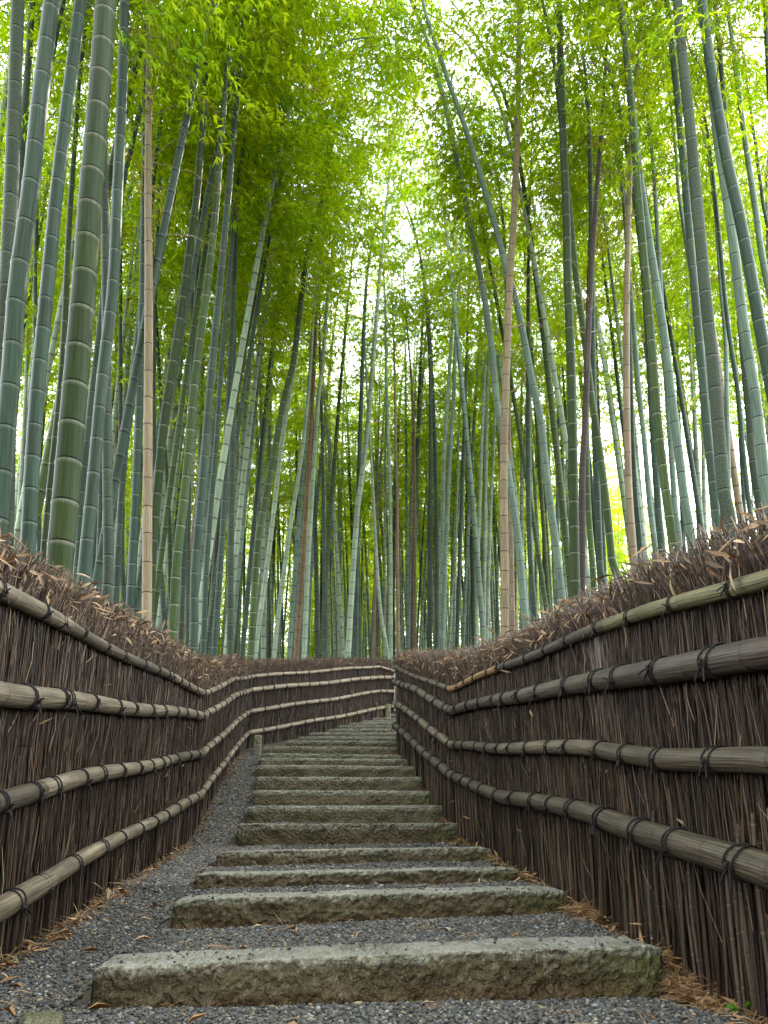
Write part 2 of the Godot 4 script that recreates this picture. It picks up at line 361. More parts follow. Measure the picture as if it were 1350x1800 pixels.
func ground_at(z: float) -> float:
	# height of the slope z metres ahead
	var g := [[-60.0, -0.9], [2.6, -0.60], [5.9, -0.33], [7.4, 0.02], [11.2, 1.07], [17.0, 2.42], [30.0, 4.3], [60.0, 7.5], [150.0, 13.0], [400.0, 20.0]]
	for k in g.size() - 1:
		if z <= g[k + 1][0]:
			return lerpf(g[k][1], g[k + 1][1], clampf((z - g[k][0]) / (g[k + 1][0] - g[k][0]), 0.0, 1.0))
	return 20.0


func path_through(pts: PackedVector3Array, total: float, droop: Vector3) -> Path:
	var curve := Curve3D.new()
	curve.bake_interval = 0.05
	for k in pts.size():
		var t := (pts[mini(k + 1, pts.size() - 1)] - pts[maxi(k - 1, 0)]) / 6.0
		curve.add_point(pts[k], -t, t)
	var out := Path.new()
	var l := curve.get_baked_length()
	var s := 0.0
	while s < minf(l, total):
		out.p.append(curve.sample_baked(s, true))
		s += 0.1
	var d := (out.p[out.p.size() - 1] - out.p[maxi(out.p.size() - 8, 0)]).normalized()
	while s < total:
		# the tip bows over more and more
		var t := clampf((s / total - 0.55) / 0.45, 0.0, 1.0)
		d = (d + (droop * 0.020 + Vector3.DOWN * 0.014) * t * t).normalized()
		out.p.append(out.p[out.p.size() - 1] + d * 0.1)
		s += 0.1
	out.length = (out.p.size() - 1) * 0.1
	return out


func culm_radius(r0: float, s: float, total: float) -> float:
	var t := clampf(s / total, 0.0, 1.0)
	return maxf(r0 * (1.0 - 0.16 * t - 0.78 * t * t * t), 0.004)


func culm_mesh(path: Path, r0: float, kind: String, rng: RandomNumberGenerator, sides: int, fine: bool, until := 1e9) -> ArrayMesh:
	var b := Builder.new()
	var skin: Color = SKINS[kind][0]
	var ring: Color = SKINS[kind][1]
	var dark := skin * 0.13
	var pts := PackedVector3Array()
	var rad := PackedFloat32Array()
	var col := PackedColorArray()
	var gap := rng.randf_range(0.27, 0.34)
	var s := 0.0
	var tone := skin
	var stop := minf(path.length, until)
	while s < stop - 0.06:
		var r := culm_radius(r0, s, path.length)
		var h := 0.006 + 0.07 * r
		if not fine:
			h *= 1.7
		var next_tone := skin * rng.randf_range(0.84, 1.16)
		if kind == "t" or kind == "k":
			next_tone = next_tone.lerp(Color(0.2, 0.15, 0.09), rng.randf() * 0.25)
		if kind == "x":
			next_tone = next_tone.lerp(Color(0.05, 0.04, 0.04), clampf(1.2 - s / 5.5, 0.0, 0.85))
		if s > 0.0:
			if fine:
				for q in [[-2.6, 1.0, 0], [-1.0, 1.015, 3], [-0.7, 1.04, 1], [0.1, 1.05, 1], [0.45, 1.0, 2], [1.3, 1.0, 2], [1.6, 1.0, 4]]:
					pts.append(path.at(s + q[0] * h)); rad.append(r * q[1])
					col.append([tone, dark, ring, tone.lerp(ring, 0.55), next_tone][[0, 2, 1, 3, 4][q[2]]])
			else:
				for q in [[-1.6, 1.0, 0], [-0.5, 1.04, 1], [0.9, 1.04, 2], [1.9, 1.0, 3]]:
					pts.append(path.at(s + q[0] * h)); rad.append(r * q[1])
					col.append([tone, dark, tone.lerp(ring, 0.7), next_tone][q[2]])
		else:
			pts.append(path.at(0)); rad.append(r); col.append(tone)
		tone = next_tone
		var was := s
		s += gap * clampf(0.45 + s * 0.35, 0.5, 1.0) * rng.randf_range(0.94, 1.06) * (1.0 if s < path.length * 0.8 else 0.8)
		if fine and s < stop - 0.06:
			pts.append(path.at((s + was) * 0.5)); rad.append(culm_radius(r0, (s + was) * 0.5, path.length) * 0.985); col.append(tone)
	pts.append(path.at(stop)); rad.append(0.003 if until > 1e8 else culm_radius(r0, stop, path.length)); col.append(tone)
	b.tube(pts, rad, col, sides)
	return b.mesh(M[SKINS[kind][2]])


var sprays: Array[ArrayMesh] = []


func make_sprays() -> void:
	# a leafy twig: a drooping stem with fans of narrow pointed leaves
	for k in 3:
		var rng := RandomNumberGenerator.new()
		rng.seed = 40 + k
		var b := Builder.new()
		var l := 0.62
		var stem := PackedVector3Array([Vector3.ZERO, Vector3(0, 0.015, l * 0.5), Vector3(0, -0.07, l)])
		b.tube(stem, PackedFloat32Array([0.0035, 0.0025, 0.001]), PackedColorArray([Color(0.6, 0.6, 0.5), Color(0.7, 0.75, 0.5), Color(0.8, 0.8, 0.5)]), 3, false)
		for q in 9:
			var t := (q + 1.0) / 9.0
			var from := Vector3(0, 0.03 * sin(t * 3.0) - 0.07 * t * t, l * t)
			var a := (1.0 if q % 2 == 0 else -1.0) * rng.randf_range(0.5, 1.0) if q < 8 else 0.0
			var lift := rng.randf_range(-0.35, 0.35)
			var td := Vector3(sin(a), lift, cos(a)).normalized()
			var tl := rng.randf_range(0.07, 0.17)
			var hub := from + td * tl
			b.rod(from, hub, 0.0016, 0.001, Color(0.7, 0.75, 0.5), 3)
			var count := rng.randi_range(4, 6)
			for w in count:
				var ang := (w - (count - 1) * 0.5) * 0.5 + rng.randf_range(-0.15, 0.15)
				var ld := td.rotated(UP, ang) + Vector3(0, rng.randf_range(-0.75, 0.05), 0)
				var len_ := rng.randf_range(0.075, 0.125)
				var tone := rng.randf_range(0.75, 1.2)
				b.leaf(hub - td * tl * rng.randf() * 0.5, ld, Vector3(rng.randf_range(-0.5, 0.5), 1, rng.randf_range(-0.5, 0.5)), len_, len_ * rng.randf_range(0.12, 0.16), Color(tone, tone, tone * rng.randf_range(0.7, 1.0)), rng.randf_range(0.05, 0.3))
		sprays.append(b.mesh(M.leaf))


func leaf_tint(rng: RandomNumberGenerator, warm := 0.0) -> Color:
	var t := clampf(rng.randf() + warm, 0.0, 1.0)
	var c := Color(0.200, 0.370, 0.012).lerp(Color(0.480, 0.600, 0.018), t * t * 0.9)
	if rng.randf() < 0.03:
		c = Color(0.34, 0.30, 0.08)
	return c * rng.randf_range(0.8, 1.2)


func foliage(path: Path, from: float, rng: RandomNumberGenerator, amount: float, twigs: Builder, warm := 0.0, until := 1e9) -> Array:
	# [transforms, colours] of the sprays on whorls of branches, one pair at each node
	var where := []
	var cols := []
	var s := from
	var spin := rng.randf() * TAU
	var own := rng.randf_range(-0.25, 0.25)
	while s < path.length - 0.1 and s < until:
		var t := (s - from) / maxf(path.length - from, 0.1)
		var root := path.at(s)
		spin += PI + rng.randf_range(-0.7, 0.7)
		for k in 2:
			var az := spin + (0.0 if k == 0 else rng.randf_range(0.6, 1.2))
			var long := lerpf(1.75, 0.5, t * t) * rng.randf_range(0.65, 1.15) * (0.6 if t < 0.08 else 1.0)
			var out := Vector3(cos(az), 0, sin(az))
			var rise := rng.randf_range(0.35, 0.85)
			var bend := PackedVector3Array()
			for q in 4:
				var w := q / 3.0
				bend.append(root + out * long * w * 0.9 + UP * long * (rise * w - 0.55 * w * w))
			if twigs:
				twigs.tube(bend, PackedFloat32Array([0.007, 0.005, 0.0035, 0.0015]), PackedColorArray([Color(0.10, 0.12, 0.05), Color(0.12, 0.13, 0.05), Color(0.14, 0.13, 0.05), Color(0.15, 0.14, 0.06)]), 3, false)
			var count := int(amount * (3.0 + 2.6 * long) * rng.randf_range(0.6, 1.3) + rng.randf())
			for q in count:
				var w := clampf(0.28 + 0.72 * (q + rng.randf()) / maxf(count, 1), 0.0, 1.0)
				var at := root + out * long * w * 0.9 + UP * long * (rise * w - 0.55 * w * w)
				var face := az + rng.randf_range(-1.15, 1.15)
				var look := Vector3(cos(face), rng.randf_range(-0.75, 0.3), sin(face))
				var basis := Basis.looking_at(-look, Vector3(rng.randf_range(-0.4, 0.4), 1, rng.randf_range(-0.4, 0.4)).normalized())
				where.append(Transform3D(basis.scaled(Vector3.ONE * rng.randf_range(0.75, 1.2)), at))
				cols.append(leaf_tint(rng, own + warm))
		s += 0.3
	return [where, cols]


func crown_on(o: Node3D, path: Path, from: float, rng: RandomNumberGenerator, amount: float, spray: int, warm := 0.0) -> void:
	var tw := Builder.new()
	var leaves := foliage(path, from, rng, amount, tw, warm)
	tag(put("branches", tw.mesh(M.twig), o), "", "", "", "stuff")
	tag(scatter("crown", sprays[spray], leaves[0], leaves[1], o), "", "", "", "stuff")


func traced_bamboos(rows: Array) -> void:
	var number := 0
	for row in rows:
		number += 1
		var rng := RandomNumberGenerator.new()
		rng.seed = 1000 + number
		var kind: String = row[0]
		var r0: float = row[1]
		var z: float = row[2]
		var flat: Array = row[4]
		var foot := Vector3(flat[0], flat[1], -z)
		var pts := PackedVector3Array()
		var sway := rng.randf_range(-0.03, 0.03)
		for k in range(0, flat.size(), 2):
			var up: float = flat[k + 1] - foot.y
			pts.append(Vector3(flat[k] - foot.x, up, 0.0))
		var total := clampf(r0 * 2.0 * 140.0, 14.0, 17.5) + rng.randf_range(-1.0, 1.0)
		if kind == "x":
			total = maxf(total, 11.0)
		var droop := Vector3(-signf(foot.x) * rng.randf_range(0.5, 2.6), 0, rng.randf_range(-0.8, 0.8))
		var path := path_through(pts, total, droop)
		var o := base("bamboo", foot)
		tag(o, row[5], "bamboo", "bamboo culms of the grove")
		put("culm", culm_mesh(path, r0, kind, rng, 14 if z < 9.0 else 10, true), o)
		if kind == "x" or kind == "k":
			bare_twigs(o, path, rng, 5.5)
			continue
		if kind == "t":
			bare_twigs(o, path, rng, 6.5)
		crown_on(o, path, maxf(row[3], minf(z * 1.2, path.length * 0.68)) + rng.randf_range(-0.5, 1.0), rng, 0.25 if kind == "t" else 0.48, number % 3, 0.15)


func bare_twigs(o: Node3D, path: Path, rng: RandomNumberGenerator, from: float) -> void:
	# dry side branches in pairs from the nodes, some broken off
	var s := from
	var c := Color(0.22, 0.17, 0.09)
	while s < path.length - 0.5:
		var az := rng.randf() * TAU
		for k in 2:
			var tw := Builder.new()
			var d := Vector3(cos(az + k * 0.9), rng.randf_range(0.3, 0.9), sin(az + k * 0.9))
			var long := rng.randf_range(0.3, 1.3)
			var a := path.at(s)
			var mid := d * long * 0.5
			var end := d * long + Vector3.DOWN * long * 0.22
			tw.tube(PackedVector3Array([Vector3.ZERO, mid, end]), PackedFloat32Array([0.008, 0.005, 0.002]), PackedColorArray([c, c, c * 0.9]), 4, false)
			for q in 3:
				var w := rng.randf_range(0.35, 0.95)
				var p := mid.lerp(end, w)
				tw.rod(p, p + Vector3(rng.randf_range(-1, 1), rng.randf_range(-0.2, 0.8), rng.randf_range(-1, 1)) * long * 0.35, 0.003, 0.001, c, 3)
			put("bare_branch", tw.mesh(M.twig), o, a)
		s += rng.randf_range(0.35, 0.8)


func grove_pattern(kind: String, seed_: int, fine: bool, extra := 0.0) -> Node3D:
	# one untraced culm of the grove, copied many times
	var rng := RandomNumberGenerator.new()
	rng.seed = seed_
	var total := rng.randf_range(12.5, 16.0)
	var lean := rng.randf_range(0.0, 0.07) + extra
	var pts := PackedVector3Array()
	for k in 8:
		var h := k * 1.5
		pts.append(Vector3(lean * h + 0.003 * h * h * (0.6 + extra * 12.0), h - 0.15, 0))
	if extra > 0.0:
		total = rng.randf_range(15.5, 17.5)
	var path := path_through(pts, total, Vector3(1.0 + extra * 75.0, 0, rng.randf_range(-0.5, 0.5)))
	var o := Node3D.new()
	o.name = "bamboo"
	put("culm", culm_mesh(path, rng.randf_range(0.045, 0.062), kind, rng, 8 if fine else 6, false), o)
	crown_on(o, path, total * rng.randf_range(0.5, 0.6), rng, (0.55 + extra * 26.0) if kind != "t" else 0.25, seed_ % 3, 0.22)
	return o


func fill_grove() -> void:
	var rng := RandomNumberGenerator.new()
	rng.seed = 77
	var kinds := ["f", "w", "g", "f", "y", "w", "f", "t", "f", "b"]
	var protos := []
	for k in kinds.size():
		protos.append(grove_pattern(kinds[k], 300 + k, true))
	var filled := []
	var spots := PackedVector2Array()
	for o in get_children():
		if o.has_meta("category") and o.get_meta("category") == "bamboo":
			spots.append(Vector2(o.position.x, o.position.z))
	# area: x from, x to, z from, z to, how many, least distance, wording
	var areas := [
		[-13.0, -2.9, 7.0, 21.0, 54, 0.75, "behind the left fence", "bamboo culms filling the grove behind the left fence"],
		[-10.0, 5.6, 18.6, 33.0, 118, 0.8, "beyond the fence at the top of the stairs", "bamboo culms filling the grove beyond the top of the stairs"],
		[2.6, 13.0, 9.5, 22.0, 30, 0.9, "behind the right fence", "bamboo culms filling the grove behind the right fence"],
	]
	# a few more that lean out over the stairs from both sides
	for q in [[-3.3, 9.3, 0.2, "b"], [-3.6, 11.2, -0.3, "g"], [3.3, 12.6, 3.4, "g"], [-3.5, 13.4, 0.1, "y"], [-3.2, 7.6, -0.2, "b"], [-4.1, 10.1, 0.0, "b"], [-3.2, 14.9, 0.2, "f"], [3.4, 11.4, 3.0, "f"], [-2.9, 10.9, 0.4, "f"], [-4.4, 8.5, 0.1, "g"], [3.3, 14.1, 3.0, "g"], [-3.0, 12.2, 0.3, "b"]]:
		var o := grove_pattern(q[3], 340 + int(q[1] * 10.0), true, 0.03)
		o.name = numbered("bamboo")
		add_child(o, true)
		o.position = Vector3(q[0], ground_at(q[1]), -q[1])
		o.rotation.y = q[2]
		spots.append(Vector2(q[0], -q[1]))
		tag(o, "%s culm bowing over the stairs from the %s, about %s metres ahead" % [{"b": "blue-green", "g": "fresh green", "y": "grey mottled", "f": "light grey-green"}[q[3]], "left" if q[0] < 0.0 else "right", ["seven", "eight", "nine", "ten", "eleven", "twelve", "thirteen", "fourteen"][int(q[1]) - 7]], "bamboo", "bamboo culms bowing over the stairs")
	var looks := {"b": "slender blue-green", "g": "slender fresh green", "y": "slender grey mottled", "w": "slender pale whitish", "f": "slender light grey-green", "d": "slender dark green", "t": "slender dry tan"}
	for a in areas:
		var made := 0
		var tries := 0
		while made < a[4] and tries < 6000:
			tries += 1
			var x := rng.randf_range(a[0], a[1])
			var z := rng.randf_range(a[2], a[3])
			var u := x / z
			if u < -0.62 or u > 0.56:
				continue
			if x > 0.2 and x < 6.0 and z > 14.3 and z < 18.3:
				continue
			if x > -2.9 and z < 18.5 and x < 0.6:
				continue
			if x < 0.5 and x > -3.0 - 0.2 and z < 12.5:
				continue
			if x > -3.0 and x < 0.4 and z < 12.0 + (x + 2.16) * 2.21 + 1.4:
				continue
			if x > 2.0 and u > 0.27 and rng.randf() < 0.55:
				continue
			var p := Vector2(x, -z)
			var clear := true
			for q in spots:
				if q.distance_to(p) < a[5]:
					clear = false
					break
			if not clear:
				continue
			spots.append(p)
			var w := rng.randi() % kinds.size()
			var o: Node3D = protos[w].duplicate()
			o.name = numbered("bamboo")
			add_child(o, true)
			o.position = Vector3(x, ground_at(z), -z)
			# culms beside the open path bow towards its light
			if x > -6.5 and x < -2.0 and z < 19.0:
				o.rotation.y = rng.randf_range(-0.9, 0.9)
			elif x > 2.0 and x < 6.5 and z < 19.0:
				o.rotation.y = PI + rng.randf_range(-0.9, 0.9)
			else:
				o.rotation.y = rng.randf() * TAU
			var sc := rng.randf_range(0.88, 1.14) if z < 18.0 or z > 22.5 else rng.randf_range(1.12, 1.28)
			o.scale = Vector3(sc, sc, sc)
			tag(o, "", "bamboo", a[7])
			filled.append([o, looks[kinds[w]], u])
			made += 1
	for p in protos:
		p.free()
	# each is told apart by its colour and by the landmark culm it stands beside
	var marks := [[-0.47, "the left picture edge"], [-0.405, "the thickest dark green culm"], [-0.30, "the straight tan culm"], [-0.235, "the blue culm over the fence bend"], [-0.195, "the upright grey speckled culm"], [-0.145, "the long arching green culm"], [-0.10, "the brown dry culm"], [-0.036, "the tall leaning culm at the middle"], [0.016, "the far fence corner"], [0.07, "the close group of four culms"], [0.155, "the big straight tan culm"], [0.21, "the longest curved culm"], [0.257, "the dead dark culm"], [0.315, "the pinkish tan culm"], [0.375, "the brightest pale culm"], [0.44, "the thick touching pair"]]
	filled.sort_custom(func(p, q): return p[0].position.z > q[0].position.z)
	var order := ["nearest", "second nearest", "third nearest", "fourth nearest", "fifth nearest", "sixth nearest", "seventh nearest", "eighth nearest", "ninth nearest", "tenth nearest", "eleventh nearest", "twelfth nearest", "thirteenth nearest", "fourteenth nearest", "farthest"]
	var had := {}
	for e in filled:
		var best: Array = marks[0]
		for m in marks:
			if absf(m[0] - e[2]) < absf(best[0] - e[2]):
				best = m
		var words := "%s culm %s of %s" % [e[1], "left" if e[2] < best[0] else "right", best[1]]
		had[words] = had.get(words, -1) + 1
		e[0].set_meta("label", words + ", " + order[mini(had[words], 14)])
	# the far grove that nobody could count
	var t := base("bamboo_thicket", Vector3.ZERO)
	tag(t, "far bamboo thicket filling the background of the whole grove", "bamboo thicket", "", "stuff")
	var leaf_at := []
	var leaf_col := []
	var culm_at := [[], [], [], []]
	var shapes := []
	var leafy := []
	var edge := []
	var far_kinds := ["w", "f", "f", "f"]  # far culms coloured brighter, in place of light that hardly reaches them
	for k in 4:
		var g := RandomNumberGenerator.new()
		g.seed = 500 + k
		var pts := PackedVector3Array()
		for q in 9:
			var h := q * 1.5
			pts.append(Vector3(0.015 * h + 0.003 * h * h, h - 0.2, 0))
		var path := path_through(pts, 14.5, Vector3(1, 0, 0.3))
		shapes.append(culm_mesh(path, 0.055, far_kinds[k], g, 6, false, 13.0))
		leafy.append(foliage(path, 5.5, g, 0.5, null, 0.4))
		edge.append(foliage(path, 1.0, g, 0.8, null, 0.75))
	# x from, x to, z from, z to, how many, and which leaves: 0 none or few, 1 high crowns, 2 leafy nearly to the ground, 3 behind the camera
	var belts := [[-8.0, 6.0, 22.0, 36.0, 150, 0], [-20.0, 9.0, 31.0, 37.0, 16, 1], [-23.0, 14.0, 39.5, 40.9, 92, 2], [-26.0, 18.0, 45.5, 47.0, 110, 2], [-15.0, -9.0, 10.0, 30.0, 8, 1], [-19.0, -10.0, 25.0, 38.0, 34, 2], [5.0, 24.0, 22.0, 46.0, 30, 1], [-12.0, -2.8, -14.0, 2.5, 66, 3], [2.8, 12.0, -14.0, 2.5, 60, 3], [-2.8, 2.8, -14.0, -3.5, 26, 3]]
	for a in belts:
		var made := 0
		while made < a[4]:
			var x := rng.randf_range(a[0], a[1])
			var z := rng.randf_range(a[2], a[3])
			var u := x / z
			if a[5] < 3 and (u < -0.75 or u > 0.7) or (u > 0.26 and a[5] == 2 and rng.randf() < 0.45):
				continue
			made += 1
			var k := rng.randi() % 4
			var sc := rng.randf_range(0.85, 1.15)
			var tr := Transform3D(Basis(UP, rng.randf() * TAU).scaled(Vector3.ONE * sc), Vector3(x, ground_at(z), -z))
			culm_at[k].append(tr)
			var share := (rng.randf_range(0.75, 1.0) if a[5] < 2 else rng.randf_range(0.55, 0.8)) if a[5] > 0 else 0.10
			# the culms at the rim of the grove are leafy nearly to the ground
			var from: Array = edge[k] if a[5] == 2 else leafy[k]
			for q in from[0].size():
				if rng.randf() < share:
					leaf_at.append(tr * from[0][q])
					leaf_col.append(from[1][q])
	for k in 4:
		tag(scatter("culms", shapes[k], culm_at[k], [], t), "", "", "", "stuff")
	tag(scatter("foliage", sprays[0], leaf_at, leaf_col, t), "", "", "", "stuff")
	print("far sprays ", leaf_at.size())


# ---------------------------------------------------------------- stairs and path

# left end z x top base, right end z x top base; the stair climbs and turns right at the top
const STEPS := [
	[2.62, -0.95, -0.454, -0.575, 2.85, 1.00, -0.418, -0.545],
	[3.90, -1.04, -0.360, -0.495, 4.05, 0.94, -0.321, -0.440],
	[4.90, -1.18, -0.300, -0.388, 5.00, 0.87, -0.271, -0.350],
	[5.85, -1.25, -0.195, -0.309, 5.95, 0.83, -0.169, -0.265],
	[7.30, -1.38, 0.010, -0.195, 7.35, 0.75, 0.016, -0.160],
	[8.00, -1.42, 0.189, 0.010, 8.05, 0.72, 0.196, 0.020],
	[8.60, -1.45, 0.377, 0.205, 8.60, 0.60, 0.371, 0.205],
	[9.10, -1.52, 0.558, 0.395, 9.10, 0.60, 0.551, 0.395],
	[9.60, -1.60, 0.736, 0.575, 9.60, 0.60, 0.715, 0.575],
	[10.10, -1.65, 0.871, 0.745, 10.10, 0.55, 0.845, 0.745],
	[10.60, -1.70, 0.976, 0.880, 10.60, 0.55, 0.940, 0.860],
	[11.20, -1.76, 1.131, 0.985, 11.20, 0.55, 1.115, 0.985],
	[11.90, -1.52, 1.290, 1.140, 11.90, 0.60, 1.285, 1.140],
	[12.52, -1.40, 1.423, 1.290, 12.50, 0.70, 1.420, 1.290],
	[13.14, -1.29, 1.562, 1.425, 13.10, 0.90, 1.560, 1.425],
	[13.76, -1.04, 1.702, 1.565, 13.70, 1.10, 1.700, 1.565],
	[14.38, -0.89, 1.844, 1.705, 14.30, 1.30, 1.840, 1.705],
	[15.00, -0.70, 1.974, 1.850, 14.90, 1.50, 1.970, 1.850],
	[15.62, -0.48, 2.102, 1.980, 15.50, 1.70, 2.100, 1.980],
	[16.24, -0.36, 2.241, 2.110, 16.10, 1.90, 2.240, 2.110],
	[16.86, -0.04, 2.409, 2.250, 16.70, 2.10, 2.405, 2.250],
]

var path_noise := FastNoiseLite.new()


func path_height(x: float, z: float) -> float:
	# gravel: flat behind each stone inside the stair, a plain slope beside it
	var ramp := -0.585
	var tread := -0.585
	var inside := 0.0
	for k in STEPS.size():
		var a: Array = STEPS[k]
		var t: float = clampf((x - a[1]) / (a[5] - a[1]), 0.0, 1.0)
		var zk := lerpf(a[0], a[4], t)
		var b: float = lerpf(a[3], a[7], t)
		var top := lerpf(a[2], a[6], t)
		var next: Array = STEPS[mini(k + 1, STEPS.size() - 1)]
		var zn := lerpf(next[0], next[4], t) if k + 1 < STEPS.size() else zk + 0.6
		var bn: float = lerpf(next[3], next[7], t) if k + 1 < STEPS.size() else top
		if z >= zk + (0.13 if x > a[1] - 0.06 else 0.0):
			var w := clampf((z - zk) / (zn - zk), 0.0, 1.0)
			ramp = lerpf(b, bn, w)
			tread = lerpf(top - 0.022, bn, clampf((z - zk - 0.18) / maxf(zn - zk - 0.18, 0.05), 0.0, 1.0))
			inside = smoothstep(a[1] - 0.10, a[1] + 0.10, x) * (1.0 - smoothstep(a[5] - 0.1, a[5] + 0.06, x))
	if z < 2.62:
		ramp = lerpf(-0.62, -0.578, clampf((z + 2.0) / 4.6, 0.0, 1.0))
	var h := lerpf(ramp, tread, inside) if z >= 2.62 else ramp
	return h + 0.012 * path_noise.get_noise_2d(x * 60.0, z * 60.0)


func grid_surface(called: String, x0: float, x1: float, z0: float, z1: float, step: float, height: Callable, tint: Callable, m: Material) -> MeshInstance3D:
	var nx := int((x1 - x0) / step) + 1
	var nz := int((z1 - z0) / step) + 1
	var b := Builder.new()
	for k in nz:
		for j in nx:
			var x := x0 + j * step
			var z := z0 + k * step
			b.v.append(Vector3(x, height.call(x, z), -z))
			b.c.append(tint.call(x, z))
			b.u.append(Vector2(x, z))
	for k in nz:
		for j in nx:
			var l := b.v[k * nx + maxi(j - 1, 0)]
			var r := b.v[k * nx + mini(j + 1, nx - 1)]
			var d := b.v[maxi(k - 1, 0) * nx + j]
			var u := b.v[mini(k + 1, nz - 1) * nx + j]
			b.n.append((r - l).cross(u - d).normalized())
	for k in nz - 1:
		for j in nx - 1:
			var a := k * nx + j
			b.f.append(a); b.f.append(a + nx); b.f.append(a + nx + 1)
			b.f.append(a); b.f.append(a + nx + 1); b.f.append(a + 1)
	return put(called, b.mesh(m), self)


func lay_ground() -> void:
	path_noise.seed = 4
	path_noise.frequency = 0.02
	var g := Builder.new()
	# the slope of the grove, lower than the path inside the fences
	var xs := [-300.0, -120.0, -60.0, -30.0, -14.0, -6.0, -2.6, -1.6, 0.9, 1.8, 6.0, 14.0, 30.0, 60.0, 120.0, 300.0]
	var zs := [-60.0, -20.0, -6.0, 0.0, 2.6, 4.2, 5.9, 6.7, 7.4, 9.0, 11.2, 14.0, 17.0, 23.0, 30.0, 45.0, 60.0, 100.0, 150.0, 400.0]
	for z in zs:
		for x in xs:
			g.v.append(Vector3(x, ground_at(z) - (0.5 if absf(x) < 3.0 else 0.16), -z))
			g.n.append(UP)
			g.c.append(Color(0.11, 0.085, 0.05))
			g.u.append(Vector2(x, z))
	for k in zs.size() - 1:
		for j in xs.size() - 1:
			var a: int = k * xs.size() + j
			g.f.append(a); g.f.append(a + xs.size()); g.f.append(a + xs.size() + 1)
			g.f.append(a); g.f.append(a + xs.size() + 1); g.f.append(a + 1)
	tag(put("ground", g.mesh(M.earth), self), "brown leaf-covered slope under the bamboo grove", "ground", "", "structure")
	var tint := func(x: float, z: float) -> Color:
		var w := clampf(0.5 + 0.9 * path_noise.get_noise_2d(x * 25.0 + 300.0, z * 25.0), 0.0, 1.0)
		return Color(0.055, 0.055, 0.057).lerp(Color(0.095, 0.074, 0.052), w)
	var path := grid_surface("path", -2.5, 2.6, 0.0, 18.0, 0.05, path_height, tint, M.earth)
	tag(path, "gravel path climbing between the two brushwood fences", "path", "", "structure")


